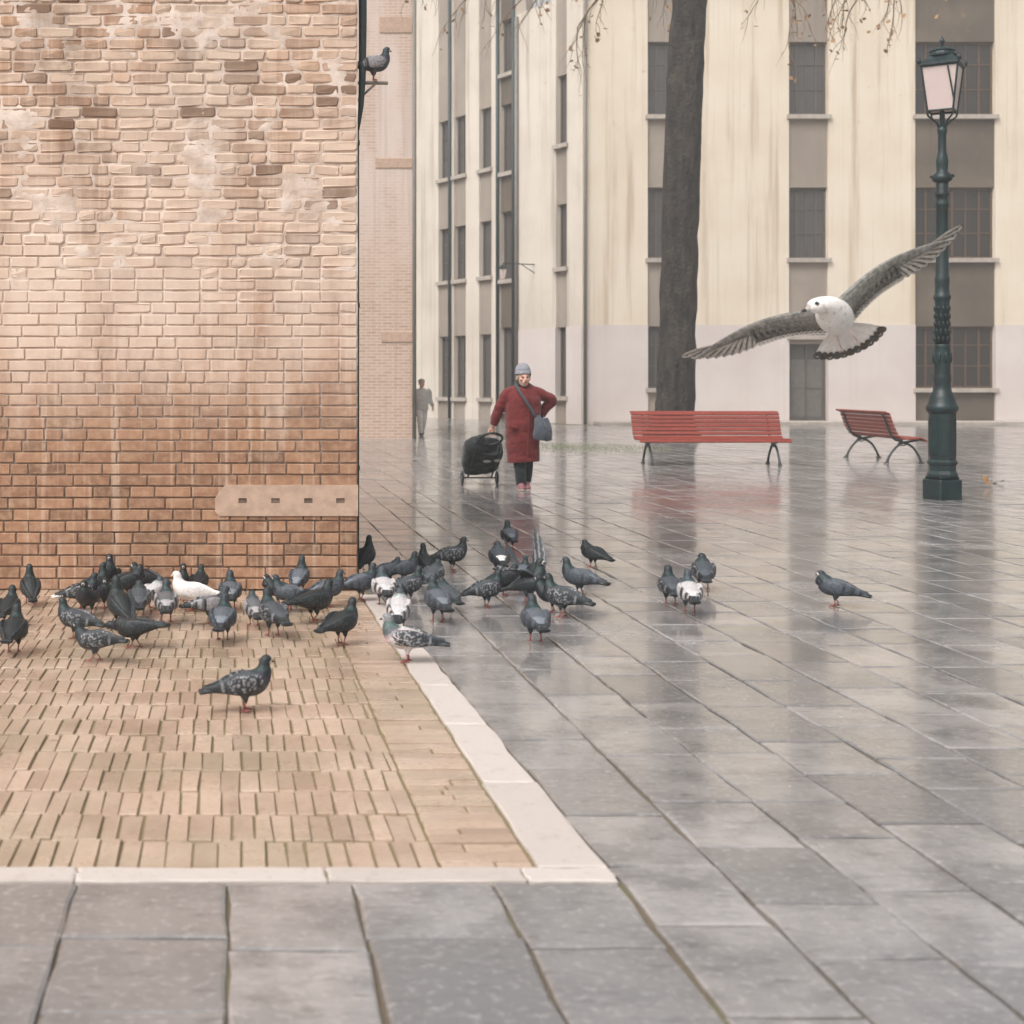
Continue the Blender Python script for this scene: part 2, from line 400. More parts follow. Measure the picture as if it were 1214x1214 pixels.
def XI(y): return .89 - .018 * (y - 4) / 5.3            # inner and outer edge of the side border
def XO(y): return XI(y) + .205 - .085 * max(0, min(1, (y - 4) / 5.3))
def visible(x, y, z=0, m=0):
    if y < .5: return False
    px = PX + F * x / y; py = PY + F * (CAM_H - z) / y
    return -m < px < 1214 + m and -m < py < 1214 + m
def place_pieces(pieces, parent, name, mat, limit=300, key=None):
    """pieces: (verts, faces, (cx, cy, cz)); the largest in view become parts, the rest one 'stuff' part"""
    pieces = sorted(pieces, key=key)
    rest = MB(); n = 0
    for v, f, c in pieces:
        if n < limit and visible(c[0], c[1], c[2], 30):
            MB().add(v, f).build(name, mat, parent, loc=Vector(c) - parent.location); n += 1
        else:
            rest.add([(p[0] + c[0], p[1] + c[1], p[2] + c[2]) for p in v], f)
    if rest.v:
        o = rest.build(name + '_field', mat, parent, loc=-parent.location); tag(o, kind='stuff')

# flagstones: columns running away from the camera, about 0.35 m wide
XB = [-.42, 0, .347, .742, 1.09, 1.41, 1.75, 2.06, 2.4, 2.75, 3.1, 3.45]
while XB[0] > -5: XB.insert(0, XB[0] - rnd.uniform(.33, .44))
while XB[-1] < 28: XB.append(XB[-1] + rnd.uniform(.32, .40))
slabs = []
FIRST = {-.42: 3.61, 0: 3.53, .347: 3.61, .742: 3.55}
for i in range(len(XB) - 1):
    x0, x1 = XB[i], XB[i + 1]
    y = 1.0 + rnd.uniform(0, .4); rows = []
    if x1 <= 1.1:                                  # in front of the brick apron
        y = 4.006; top = FIRST.get(x0, 4.0 - rnd.uniform(.36, .5)); rows.append((top, y)); y = top
        while y > 1.2:
            l = rnd.uniform(.42, .62); rows.append((y - l, y)); y -= l
    else:
        while y < (45.3 if x1 > 10.8 else 62):
            l = rnd.uniform(.36, .64) if y < 14 else rnd.uniform(.45, .9); rows.append((y, y + l)); y += l
    for (a, b) in rows:
        if x0 > .6 * b + 3.2 or (b > 17 and x1 < .06 * b): continue
        if x1 > 1.1 and b > 9 and x0 < .0: continue
        xa = x0
        if x0 == 1.09:
            m_ = (a + b) / 2; t_ = m_ - 4
            xa = 1.10 if m_ < 4.1 else (.89 - .018 * t_ / 5.3 + .205 - .085 * min(1, t_ / 5.3) + .003 if m_ < 9.35 else .935)
        v, f, c = slab_shape(xa, x1, a, b, rnd.uniform(-.002, .0025), .006 if a < 12 else .004, gap=.0045, ch=.009, tilt=.004, n=3 if a < 10 else 2)
        if x0 == 1.09 and 4.1 < (a + b) / 2 < 9.35:
            v = [((x1 - c[0]) - (x1 - c[0] - p[0]) * (x1 - XO(p[1] + c[1]) - .003) / (x1 - xa), p[1], p[2]) for p in v]
        slabs.append((v, f, (c[0], c[1], 0)))
place_pieces(slabs, pave, 'paving_slab', M['slab'], 300, key=lambda p: p[2][1])

# brick apron with white stone border
apron = MB().add([(-6, 4.02, 0), (1.0, 4.02, 0), (.92, 9.62, 0), (-6, 9.62, 0)], [(0, 1, 2, 3)]).build('brick_paving', M['apronbed'], loc=(0, 0, -.0085))
tag(apron, kind='structure')
bricks = []
y = 4.125; row = 0
while y < 9.6:
    l = .262; x = -5.6 + rnd.uniform(0, .06)
    while x < .60:
        wd = rnd.uniform(.056, .078)
        yy = y + rnd.uniform(-.012, .012) + .012 * math.sin(x * 2.1 + y)
        v, f, c = slab_shape(x, min(x + wd, .612), yy, yy + l, rnd.uniform(-.004, .003), .004, gap=.0032, ch=.006, tilt=.015, n=1)
        if x > -.65 - 3 - (y - 4) * .2 or True: bricks.append((v, f, (c[0], c[1], 0)))
        x += wd
    y += l
y = 4.125
while y < 9.6:
    wd = rnd.uniform(.06, .085); e = .615; e1 = .885 - .02 * (y - 4) / 5.5
    if rnd.random() < .35:
        s = e + (e1 - e) * rnd.uniform(.35, .65); segs = [(e, s), (s, e1)]
    else: segs = [(e, e1)]
    for a, b in segs:
        v, f, c = slab_shape(a, b, y, y + wd, rnd.uniform(-.003, .003), .0025, gap=.0035, ch=.005, tilt=.01, n=1)
        bricks.append((v, f, (c[0], c[1], 0)))
    y += wd
place_pieces(bricks, apron, 'paving_brick', M['pbrick'], 300, key=lambda p: p[2][1])
XS = [-5, -2.6, -1.55, -.43, .28, .84, 1.098]      # front border, 0.11 m deep
for a, b in zip(XS[:-1], XS[1:]):
    v, f, c = slab_shape(a, b, 4.008, 4.122, .004, .0045, gap=.0025, ch=.007, n=8)
    MB().add(v, f).build('border_stone', M['marble'], apron, loc=(c[0], c[1], .0085))
ys = [4.124, 5.0, 5.85, 6.6, 7.55, 8.45, 9.4]
for a, b in zip(ys[:-1], ys[1:]):
    t = (a + b) / 2 - 4; wdt = .205 - .085 * min(1, t / 5.3)
    xi = .89 - .018 * t / 5.3
    v, f, c = slab_shape(xi, xi + wdt, a, b, .004, .006, gap=.0025, ch=.008, n=6)
    v = [((XI(p[1] + c[1]) + (p[0] + wdt / 2) / wdt * (XO(p[1] + c[1]) - XI(p[1] + c[1]))) - c[0], p[1], p[2]) for p in v]
    MB().add(v, f).build('border_stone', M['marble'], apron, loc=(c[0], c[1], .0085))

# ------------------------------------------------------------------ brick building on the left
WY = 9.62
house = empty('brick_building', (-3, WY, 0))
tag(house, 'weathered orange brick building with paler upper wall and pale stone plate', 'building')
HL = -house.location
MB().box((-7.0, WY + .03, -.02), (.868, WY + 5.5, 4.6)).build('wall', M['mortar'], house, loc=HL)
# mortar face: recessed between the neat lower bricks, smeared over the worn upper ones
nx, nz = 150, 230; vv = []; ff = []
X0, X1, Z0, Z1 = -2.3, .872, 0.0, 4.2
for j in range(nz + 1):
    for i in range(nx + 1):
        x = X0 + (X1 - X0) * i / nx; z = Z0 + (Z1 - Z0) * j / nz
        up = max(0, min(1, (z - 1.75 + .25 * fol((x, 1, z), 1.7)) / .4))
        n1 = fol((x, 0, z), 3.3) + .55 * fol((x, 5, z), 9) + .3 * fol((x, 9, z), 26)
        d = .009 - up * max(0, (n1 + .20)) * .0145 + .002 * fol((x, 3, z), 40)
        vv.append((x, WY + d, z))
for j in range(nz):
    for i in range(nx):
        a = j * (nx + 1) + i; ff.append((a, a + 1, a + nx + 2, a + nx + 1))
o = MB().add(vv, ff).build('mortar', M['mortar'], house, smooth=True, loc=HL)
mb = MB().box((-7, WY + .008, -.01), (X0, WY + .03, 4.6)).box((X0, WY + .008, 4.2), (.872, WY + .03, 4.6)); mb.build('mortar', M['mortar'], house, loc=HL)

def brick_mesh(l, h, worn):
    """front faces -Y, octagonal worn outline"""
    k = .18 if worn else .06
    hx, hz = l / 2, h / 2
    c = lambda: rnd.uniform(.5, 1.2) * k * h
    a, b, d, e = c(), c(), c(), c(); j = .004 if worn else .0015
    pts = [(-hx + a, -hz), (hx - b, -hz), (hx, -hz + b), (hx, hz - d), (hx - d, hz), (-hx + e, hz), (-hx, hz - e), (-hx, -hz + a)]
    pts = [(x + rnd.uniform(-j, j), z + rnd.uniform(-j, j)) for x, z in pts]
    ins = .008 if worn else .004
    fr = [(x * (1 - ins / hx), z * (1 - ins / hz)) for x, z in pts]; n = 8
    y0 = .006 if worn else .002
    v = [(x, .03, z) for x, z in pts] + [(x, y0, z) for x, z in pts] + [(x, -.001 + rnd.uniform(-j, j), z) for x, z in fr]
    f = [tuple(2 * n + i for i in range(n))]
    for i in range(n):
        q = (i + 1) % n; f += [(i, q, n + q, n + i), (n + i, n + q, 2 * n + q, 2 * n + i)]
    return v, f
LEN = [.248, .248, .248, .19, .165, .122]
BM = {}
for wn_ in (0, 1):
    for L in set(LEN): BM[(L, wn_)] = [brick_mesh(L - .011, .0665 if not wn_ else .069, wn_) for _ in range(5)]
lay = []
z = .0; r = 0; PITCH = .0772
while z < 4.55:
    x = .872; first = True
    while x > -6.9:
        L = rnd.choice(LEN) if not first else rnd.choice([.248, .122])
        first = False
        x0 = x - L; worn = z > 2.1 + rnd.uniform(-.28, .28)
        cx = x - L / 2; cz = z + PITCH / 2
        if True:
            lay.append((L, 1 if worn else 0, cx, cz + (rnd.uniform(-.004, .004) if worn else rnd.uniform(-.001, .001)), rnd.randrange(5), rnd.uniform(-.003, .003) if worn else rnd.uniform(-.0015, .0015), rnd.uniform(-1.6, 1.6) if worn else rnd.uniform(-.25, .25)))
        x = x0
    z += PITCH
lay.sort(key=lambda b: (not visible(b[2], WY, b[3], 5), -round(b[0] / .05), b[3]))
shared = {}; rest = MB()
for n, (L, wn_, cx, cz, k, dy, rt) in enumerate(lay):
    v, f = BM[(L, wn_)][k]
    if n < 300:
        key = (L, wn_, k)
        if key not in shared:
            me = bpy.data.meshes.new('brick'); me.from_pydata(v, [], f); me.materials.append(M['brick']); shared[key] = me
        o = link(bpy.data.objects.new('brick', shared[key]), house)
        o.location = Vector((cx, WY + dy, cz)) + HL; o.rotation_euler = (0, R(rt), 0)
    else:
        rest.add(v, f, 0, Matrix.Translation((cx, WY + dy, cz)) @ Matrix.Rotation(R(rt), 4, 'Y'))
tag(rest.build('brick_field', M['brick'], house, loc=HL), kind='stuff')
# pale cement plate with four holes near the corner
pl = MB(); hx = [.10, .32, .54, .755]; zc = .60; hw, hh = .028, .016
xs = [-.085] + [v for h in hx for v in (h - hw, h + hw)] + [.8735]
za, zb = .497, .705
pl.add([(-.085, -.012, za + .03), (-.06, -.012, za), (.8735, -.012, za), (.8735, -.012, zc - hh), (-.085, -.012, zc - hh)], [(0, 1, 2, 3, 4)])
pl.add([(-.085, -.012, zc + hh), (.8735, -.012, zc + hh), (.8735, -.012, zb), (-.02, -.012, zb), (-.06, -.012, zb - .05)], [(0, 1, 2, 3, 4)])
for i in range(0, len(xs), 2):
    a, b = xs[i], xs[i + 1]; pl.add([(a, -.012, zc - hh), (b, -.012, zc - hh), (b, -.012, zc + hh), (a, -.012, zc + hh)], [(0, 1, 2, 3)])
pl.add([(-.085, .03, za), (.8735, .03, za), (.8735, -.012, za), (-.06, -.012, za)], [(0, 1, 2, 3)])
pl.add([(-.085, .03, zb), (.8735, .03, zb), (.8735, -.012, zb), (-.02, -.012, zb)], [(0, 1, 2, 3)])
plate = pl.build('stone_plate', M['plate'], house, loc=Vector((0, WY, 0)) + HL)
for h in hx:
    MB().box((h - hw - .005, -.004, zc - hh - .005), (h + hw + .005, .02, zc + hh + .005)).build('hole', M['hole'], plate)
MB().box((-7.2, WY - .03, 4.6), (.9, WY + 5.7, 4.72)).build('roof', M['far_brick'], house, loc=HL)
# downpipe behind the corner
pp = MB().tube([(.884, WY + .10, .02), (.884, WY + .10, 3.1)], .007, 8).tube([(.884, WY + .10, 3.1), (.912, WY + .10, 3.45), (.915, WY + .10, 4.5)], [.008, .024, .03], 10, sub=3)
for zz in (.8, 1.9, 3.0): pp.lathe([(.012, zz), (.012, zz + .03)], 10, mat=Matrix.Translation((.884, WY + .10, 0)))
pp.build('downpipe', M['pipe'], house, smooth=True, loc=HL)
MB().tube([(.87, WY + .14, 3.43), (1.09, WY + .14, 3.43)], .012, 8).tube([(.87, WY + .14, 3.30), (1.0, WY + .14, 3.42)], .008, 8).build('bracket', M['pipegrey'], house, loc=HL)

# ------------------------------------------------------------------ far buildings
def facade(root, org, d, nrm, length, height, bays, wall, plinth, zpl, bay_mat, inset=.07, thick=.45, glass='glass', frame='frame'):
    """wall with real openings; org = base corner, d = along, nrm = outward; bays = (s0, s1, [(z0, z1, kind)], bay material)"""
    d = Vector((d[0], d[1], 0)).normalized(); nn = Vector((nrm[0], nrm[1], 0)).normalized()
    T = Matrix(((d.x, -nn.x, 0, org[0]), (d.y, -nn.y, 0, org[1]), (0, 0, 1, 0), (0, 0, 0, 1)))
    T = Matrix.Translation(-root.location) @ T      # local x along, y inward, z up
    base = T.copy()
    def put(m, name, mat, parent=root, smooth=False):
        o = m.build(name, mat, parent, smooth, fix=True); o.matrix_basis = base if parent is root else Matrix.Identity(4); return o
    s = 0
    for b in sorted(bays) + [(length, length, [], None)]:
        if b[0] - s > .02:
            put(MB().box((s, 0, zpl), (b[0], thick, height)), 'wall', wall); put(MB().box((s, -.03, -.02), (b[0], thick, zpl)), 'plinth', plinth)
        s = b[1]
    for (s0, s1, wins, bm_) in bays:
        z = -.02
        for (z0, z1, kind) in sorted(wins) + [(height, 0, '')]:
            if z0 - z > .045: put(MB().box((s0, inset, z), (s1, thick, z0)), 'spandrel', bm_ or bay_mat)
            z = z1
        for (z0, z1, kind) in wins:
            wd = s1 - s0; fr = MB(); e = min(.07, wd * .1); yy = inset + .12
            fr.box((s0, yy, z0), (s0 + e, yy + .08, z1)).box((s1 - e, yy, z0), (s1, yy + .08, z1)).box((s0 + e, yy, z1 - e), (s1 - e, yy + .08, z1)).box((s0 + e, yy, z0), (s1 - e, yy + .08, z0 + e))
            n = max(1, round(wd / .75))
            for k in range(1, n * (2 if kind == 'w' and wd > .8 else 1)):
                c = s0 + wd * k / (n * (2 if kind == 'w' and wd > .8 else 1)); h = .03 if k % 2 else .02
                fr.box((c - h, yy + .01, z0 + e), (c + h, yy + .07, z1 - e))
            if kind == 'w':
                for t in (.36, .7):
                    c = z0 + (z1 - z0) * t; fr.box((s0 + e, yy + .02, c - .018), (s1 - e, yy + .06, c + .018))
            if kind == 'd':
                fo = put(fr, 'door', M['frame'])
                put(MB().box((s0, yy + .05, z0), (s1, yy + .09, z1 - .5)).box((s0 + .12, yy + .03, z0 + .2), (s1 - .12, yy + .05, z0 + 1.0)).box((s0 + .12, yy + .03, z0 + 1.15), (s1 - .12, yy + .05, z1 - .7)), 'door_leaf', M['door'], fo)
                put(MB().box((s0, yy + .05, z1 - .5), (s1, yy + .06, z1)), 'pane', M['glass'], fo)
            else:
                fo = put(fr, 'window', M[frame if wd < 2 else 'framebrown'])
                put(MB().box((s0, yy + .045, z0), (s1, yy + .055, z1)), 'pane', M[glass if wd < 2 else 'glassdark'], fo)
                put(MB().box((s0 - .08, -.10, z0 - .14), (s1 + .08, inset + .12, z0)), 'sill', M['sill'], fo)
    put(MB().box((0, thick, -.02), (length, thick + .3, height)), 'back_wall', bay_mat)
    return base

pal = empty('palace', (22, 46.7, 0))
tag(pal, 'cream plaster palace with tall window bays behind the benches', 'building')
rows = [(1.18, 3.19, 'w'), (5.41, 7.72, 'w'), (10.08, 12.47, 'w')]
rowsd = [(.02, 2.61, 'd'), (2.9, 3.25, 'p'), (5.41, 7.72, 'w'), (10.08, 12.47, 'w')]
C0 = Vector((11.54, 46.7, 0)); a0 = 11.54
facade(pal, (a0, 46.7), (1, 0), (0, -1), 29, 14.3,
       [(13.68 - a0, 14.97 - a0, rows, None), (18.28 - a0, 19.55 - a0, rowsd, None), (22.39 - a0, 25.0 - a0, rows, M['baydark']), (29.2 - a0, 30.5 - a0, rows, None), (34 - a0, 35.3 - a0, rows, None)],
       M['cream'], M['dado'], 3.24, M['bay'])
pb = MB().box((11.6, 47.6, -.02), (40.4, 58, 14.2)).build('core', M['bay'], pal, loc=-pal.location)
MB().box((11.3, 46.5, 14.3), (41, 58.5, 14.6)).build('roof', M['sill'], pal, loc=-pal.location)
MB().tube([(11.62, 46.62, 0), (11.62, 46.62, 14.2)], .055, 10).build('downpipe', M['pipegrey'], pal, smooth=True, loc=-pal.location)
# side wing of the palace along the street, then the terraced house beyond it
d = Vector((-4.24, 10, 0)).normalized(); nrm = (-10, -4.24)
wing = empty('palace_wing', C0 + d * 2)
tag(wing, 'pale palace side wing with one narrow window bay facing the street', 'building')
srows = [(.9, 3.2, 'p'), (5.2, 7.3, 'p'), (9.3, 11.6, 'p')]
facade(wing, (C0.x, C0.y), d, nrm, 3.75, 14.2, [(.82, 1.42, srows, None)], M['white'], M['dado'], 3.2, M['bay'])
MB().tube([(3.62, -.07, 0), (3.62, -.07, 14.1)], .07, 10).build('downpipe', M['pipegrey'], wing, smooth=True).matrix_basis = Matrix.Translation(-wing.location) @ Matrix(((d.x, .921, 0, C0.x), (d.y, .39, 0, C0.y), (0, 0, 1, 0), (0, 0, 0, 1)))
ter = empty('terraced_house', C0 + d * 8)
tag(ter, 'pale terraced house with dark window columns in the street behind the woman', 'building')
C1 = C0 + d * 3.78
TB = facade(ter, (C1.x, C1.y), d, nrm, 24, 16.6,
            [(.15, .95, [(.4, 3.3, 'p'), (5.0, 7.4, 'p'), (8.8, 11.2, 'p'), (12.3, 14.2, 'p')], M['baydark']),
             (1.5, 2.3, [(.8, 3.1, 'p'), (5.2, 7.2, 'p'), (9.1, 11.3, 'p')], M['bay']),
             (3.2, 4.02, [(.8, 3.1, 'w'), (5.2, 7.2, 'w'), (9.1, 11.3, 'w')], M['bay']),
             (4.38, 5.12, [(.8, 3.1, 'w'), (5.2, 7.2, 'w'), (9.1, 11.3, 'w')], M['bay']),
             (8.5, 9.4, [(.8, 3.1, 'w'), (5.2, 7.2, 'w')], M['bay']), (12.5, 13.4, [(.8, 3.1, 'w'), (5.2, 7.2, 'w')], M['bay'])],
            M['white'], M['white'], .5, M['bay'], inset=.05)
for s in (.02, 1.0, 4.2):
    o = MB().tube([(s, -.08, 0), (s, -.08, 16.4)], .06, 10).build('downpipe', M['pipe'], ter, smooth=True); o.matrix_basis = TB
MB().box((-.0, -.15, 16.6), (24, 2, 16.8)).build('roof', M['sill'], ter).matrix_basis = TB
# wall lantern on the palace wing
wl = empty('wall_lantern', C0 + d * 2.6 + Vector((0, 0, 5.2)))
tag(wl, 'small green bracket lantern hanging from the palace side wing', 'lamp')
mb = MB().tube([(.0, .05, .2), (-1.2, -.5, .2)], .02, 6).tube([(0, .05, -.1), (-.5, -.2, .18)], .015, 6); mb.build('bracket', M['iron'], wl)
MB().lathe([(.02, .17), (.16, .02), (.13, 0)], 6, mat=Matrix.Translation((-1.2, -.5, 0))).build('cap', M['iron'], wl)
MB().lathe([(.12, -.001), (.07, -.32), (.03, -.36)], 6, mat=Matrix.Translation((-1.2, -.5, 0))).build('glass', M['lantern'], wl)

br2 = empty('brick_tower_house', (0, 35, 0))
tag(br2, 'flat brown brick house end with patchy pale render beside the street', 'building')
MB().box((-9, 35, -.02), (4.5, 39.5, 11.4)).build('wall', M['far_brick'], br2, loc=(0, -35, 0))
for zz, zq, xa in ((2.35, 2.62, 3.75), (6.6, 6.85, 3.6), (9.9, 10.3, 3.7)):
    mb = MB(); mb.bbox((xa, 34.975, zz), (4.51, 35.2, zq), .012); mb.build('quoin_stone', M['plate'], br2, loc=(0, -35, 0))
MB().tube([(4.545, 34.93, 0), (4.545, 34.93, 11.3)], .05, 10).build('downpipe', M['pipegrey'], br2, smooth=True, loc=(0, -35, 0))
MB().box((-9.2, 34.9, 11.4), (4.6, 39.6, 11.6)).build('roof', M['sill'], br2, loc=(0, -35, 0))

kerb = MB()
mb = MB().bbox((11.9, 45.6, -.02), (40, 46.66, .12), .02); o = mb.build('kerb', M['sill']); tag(o, kind='structure')

# ------------------------------------------------------------------ tree and grass
tree = empty('plane_tree', (10.9, 35, 0))
tag(tree, 'tall bare plane tree with thick dark trunk behind the long bench', 'tree')
tp = [(0, 0, -.05), (.0, 0, .25), (.04, 0, 1.2), (.10, 0, 3.5), (.19, 0, 6.5), (.30, 0, 9.5), (.45, 0, 12), (.5, 0, 13.5)]
tr = [.86, .55, .45, .43, .43, .42, .40, .34]
v, f, tt = loft([(Vector(p), a, a) for p, a in zip(tp, tr)], 26, 8)
v = [p + Vector((p.x - .1, p.y, 0)).normalized() * (.05 * fol(p, 1.4) + .03 * fol(p, 5) + (.07 * math.sin(math.atan2(p.y, p.x) * 5) * max(0, 1 - p.z) if p.z < 1 else 0)) for p in v]
MB().add(v, f).build('trunk', M['bark'], tree, smooth=True)
rt = random.Random(5); lv = MB(); tw = MB()
def leaf_at(p, s):
    a = Matrix.Rotation(rt.uniform(0, 6.28), 4, Vector((rt.uniform(-1, 1), rt.uniform(-1, 1), rt.uniform(-1, 1))).normalized())
    q = [(0, 0, 0), (.5, .3, .08), (.35, .75, 0), (0, 1, .1), (-.35, .75, 0), (-.5, .3, .08)]
    lv.add([Vector(p) + (a @ Vector(c)) * s for c in q], [(0, 1, 2, 3), (0, 3, 4, 5)])
def branch(p, dv, L, r, depth):
    pts = [Vector(p)]; dv = Vector(dv).normalized(); n = 6
    for i in range(n):
        dv = (dv + Vector((rt.uniform(-.25, .25), rt.uniform(-.25, .25), rt.uniform(-.22, .16) - (.12 if depth > 0 else 0)))).normalized()
        pts.append(pts[-1] + dv * L / n)
    tw.tube(pts, [r * (1 - .75 * i / n) for i in range(n + 1)], 6)
    if depth < 3:
        for i in range(2, n + 1):
            for _ in range(1):
                dd = (dv + Vector((rt.uniform(-.8, .8), rt.uniform(-.8, .8), rt.uniform(-.9, .35)))).normalized(); branch(pts[i], dd, L * rt.uniform(.4, .6), r * .42, depth + 1)
    else:
        for p_ in pts[2:]:
            if rt.random() < .15:
                for _ in range(rt.choice((1, 1, 2))): leaf_at(p_ + Vector((rt.uniform(-.06, .06), rt.uniform(-.06, .06), rt.uniform(-.08, 0))), rt.uniform(.06, .13))
for k, (dx, dy, dz) in enumerate([(-1, -.3, .15), (-.9, .2, .5), (1, -.3, .2), (.8, .4, .6), (.2, -.7, .9), (-.25, .7, 1)]):
    branch((.45 + dx * .2, dy * .2, 11.6 + .35 * (k % 4)), (dx, dy, dz), rt.uniform(3.2, 4.6), .11, 0)
tw.build('limbs', M['twig'], tree, smooth=True); lv.build('crown', M['leaf'], tree)

gr = MB(); rg = random.Random(8)
for _ in range(2200):
    a = rg.uniform(0, 6.28); rr = rg.random() ** .6
    x, yy = 7.3 + 2.0 * rr * math.cos(a), 30.2 + 2.6 * rr * math.sin(a)
    h = rg.uniform(.015, .07) * (1.2 - rr * .7); b = rg.uniform(0, 6.28); wv = Vector((math.cos(b), math.sin(b), 0)) * .006; t = Vector((rg.uniform(-.03, .03), rg.uniform(-.03, .03), h))
    p = Vector((x, yy, 0)); gr.add([p - wv, p + wv, p + t], [(0, 1, 2)])
o = gr.build('grass', M['grass']); tag(o, 'thin green grass growing on the flagstones behind the woman', 'grass', kind='stuff')

# ------------------------------------------------------------------ lamp post
LP = G(1117, 592); lamp = empty('street_lamp', LP)
tag(lamp, 'dark green cast iron street lamp with frosted square lantern', 'street lamp')
va = math.atan2(LP.x, LP.y)                                        # direction of view, used only to set how it was installed
Mr = Matrix.Rotation(-va + R(40), 4, 'Z')
MB().bbox((-.155, -.155, -.02), (.155, .155, .24), .015, mat=Mr).build('plinth', M['iron'], lamp)
MB().bbox((-.135, -.135, .241), (.135, .135, .275), .012, mat=Mr).build('plinth_cap', M['iron'], lamp)
MB().lathe([(.172, .272), (.172, .30), (.150, .34), (.150, .40), (.168, .43), (.168, .45), (.150, .47), (.152, .6), (.152, .95), (.150, 1.02), (.150, 1.03)], 8, rot=R(22.5) - va + R(10)).build('pedestal', M['iron'], lamp)
pn = MB()
for k in range(8):
    mk = Matrix.Rotation(k * math.pi / 4 - va + R(10) + R(0), 4, 'Z'); pn.bbox((.128, -.04, .52), (.147, .04, .96), .004, mat=mk)
pn.build('panel', M['iron'], lamp)
pr = [(.150, 1.02), (.176, 1.06), (.180, 1.09), (.165, 1.12), (.15, 1.15), (.142, 1.20), (.12, 1.26), (.105, 1.28), (.100, 1.32), (.092, 1.36), (.1, 1.42), (.098, 1.46), (.088, 1.5), (.092, 1.53), (.088, 1.56), (.1, 1.66), (.096, 1.74), (.086, 1.80), (.092, 1.82), (.082, 1.84)]
MB().lathe(pr, 20).build('shaft_foot', M['iron'], lamp, smooth=True)
MB().lathe([(.082, 1.82), (.080, 2.33), (.084, 2.36), (.095, 2.38), (.095, 2.41), (.082, 2.43), (.077, 2.52), (.083, 2.59), (.083, 2.62), (.072, 2.65), (.066, 3.46), (.072, 3.48), (.076, 3.5), (.066, 3.53), (.064, 3.58), (.078, 3.60), (.078, 3.63), (.066, 3.66), (.07, 3.74), (.06, 3.76)], 16).build('shaft', M['iron'], lamp, smooth=True)
orn = MB()
for k in range(10):
    for j in range(5):
        a = 2 * math.pi * (k + .5 * (j % 2)) / 10; c = Vector((.081 * math.cos(a), .081 * math.sin(a), 1.9 + .09 * j)); b_ = ball(c, (.014, .014, .035), 6); orn.add(b_[0], b_[1])
orn.build('ornament', M['iron'], lamp, smooth=True); orn = MB()
for k in range(8):
    a = 2 * math.pi * k / 8; b_ = ball((.096 * math.cos(a), .096 * math.sin(a), 1.68), (.02, .02, .07), 6); orn.add(b_[0], b_[1])
orn.build('leaf_collar', M['iron'], lamp, smooth=True)
mb = MB().lathe([(.064, 3.75), (.108, 3.78), (.112, 3.81), (.1, 3.85), (.07, 3.87), (.062, 3.9), (.066, 3.96), (.07, 4.0), (.058, 4.07), (.047, 4.12), (.045, 4.33), (.054, 4.36), (.054, 4.40), (.03, 4.42)], 16)
for s in (-1, 1): mb.tube([(0, 0, 3.83), (.13 * s * math.cos(-va), .13 * s * math.sin(-va), 3.83)], .018, 8)
mb.build('collar', M['iron'], lamp, smooth=True)
Ml = Matrix.Rotation(-va - R(9), 4, 'Z')
zb, zt_, hb, ht = 4.60, 5.12, .138, .195
lf = MB(); cr_ = [(-1, -1), (1, -1), (1, 1), (-1, 1)]
for i, (sx, sy) in enumerate(cr_):
    lf.tube([(hb * sx, hb * sy, zb), (ht * sx, ht * sy, zt_)], .012, 6, mat=Ml)
    sx2, sy2 = cr_[(i + 1) % 4]; lf.tube([(hb * sx, hb * sy, zb), (hb * sx2, hb * sy2, zb)], .012, 6, mat=Ml)
    lf.tube([(ht * sx, ht * sy, zt_), (ht * sx2, ht * sy2, zt_)], .013, 6, mat=Ml)
    lf.tube([(.03 * sx, .03 * sy, 4.40), (.06 * sx, .06 * sy, 4.47), (.13 * sx, .13 * sy, 4.54), (hb * sx, hb * sy, zb)], [.012, .011, .011, .012], 6, mat=Ml, sub=3)
lf.tube([(0, 0, 4.4), (0, 0, 4.6)], .03, 8, mat=Ml)
lf.build('lantern_frame', M['iron'], lamp)
for i, (sx, sy) in enumerate(cr_):
    sx2, sy2 = cr_[(i + 1) % 4]; i_ = .985
    a = [Vector((hb * sx * i_, hb * sy * i_, zb + .005)), Vector((hb * sx2 * i_, hb * sy2 * i_, zb + .005)), Vector((ht * sx2 * i_, ht * sy2 * i_, zt_ - .005)), Vector((ht * sx * i_, ht * sy * i_, zt_ - .005))]
    inn = [Vector((p.x * .97, p.y * .97, p.z)) for p in a]
    MB().add(a + inn, [(0, 1, 2, 3), (7, 6, 5, 4), (0, 4, 5, 1), (1, 5, 6, 2), (2, 6, 7, 3), (3, 7, 4, 0)], 0, Ml).build('pane', M['lantern'], lamp)
MB().tube([(.09, -.205, 5.1), (.148, -.17, 4.72)], .009, 6, mat=Ml).build('stay', M['iron'], lamp)
MB().tube([(0, 0, 4.6), (0, 0, 5.0)], .02, 8).build('gas_tube', M['iron'], lamp)
rf = MB()
rf.lathe([(.29, 5.12), (.315, 5.13), (.315, 5.16), (.29, 5.175), (.23, 5.205), (.19, 5.235), (.17, 5.25)], 4, mat=Ml, rot=R(45))
rf.lathe([(.15, 5.235), (.165, 5.25), (.165, 5.265), (.145, 5.275), (.138, 5.30), (.15, 5.31), (.12, 5.335), (.06, 5.36), (.02, 5.37)], 20)
roof = rf.build('lantern_roof', M['iron'], lamp)
MB().lathe([(.018, 5.36), (.014, 5.39), (.028, 5.42), (.028, 5.445), (.012, 5.465), (.003, 5.49)], 12).build('finial', M['iron'], roof, smooth=True)
fn = MB()
for sx, sy in cr_: fn.lathe([(.02, 5.15), (.022, 5.19), (.006, 5.22)], 8, mat=Ml @ Matrix.Translation((.215 * sx, .215 * sy, 0)))
fn.build('corner_knob', M['iron'], roof, smooth=True)

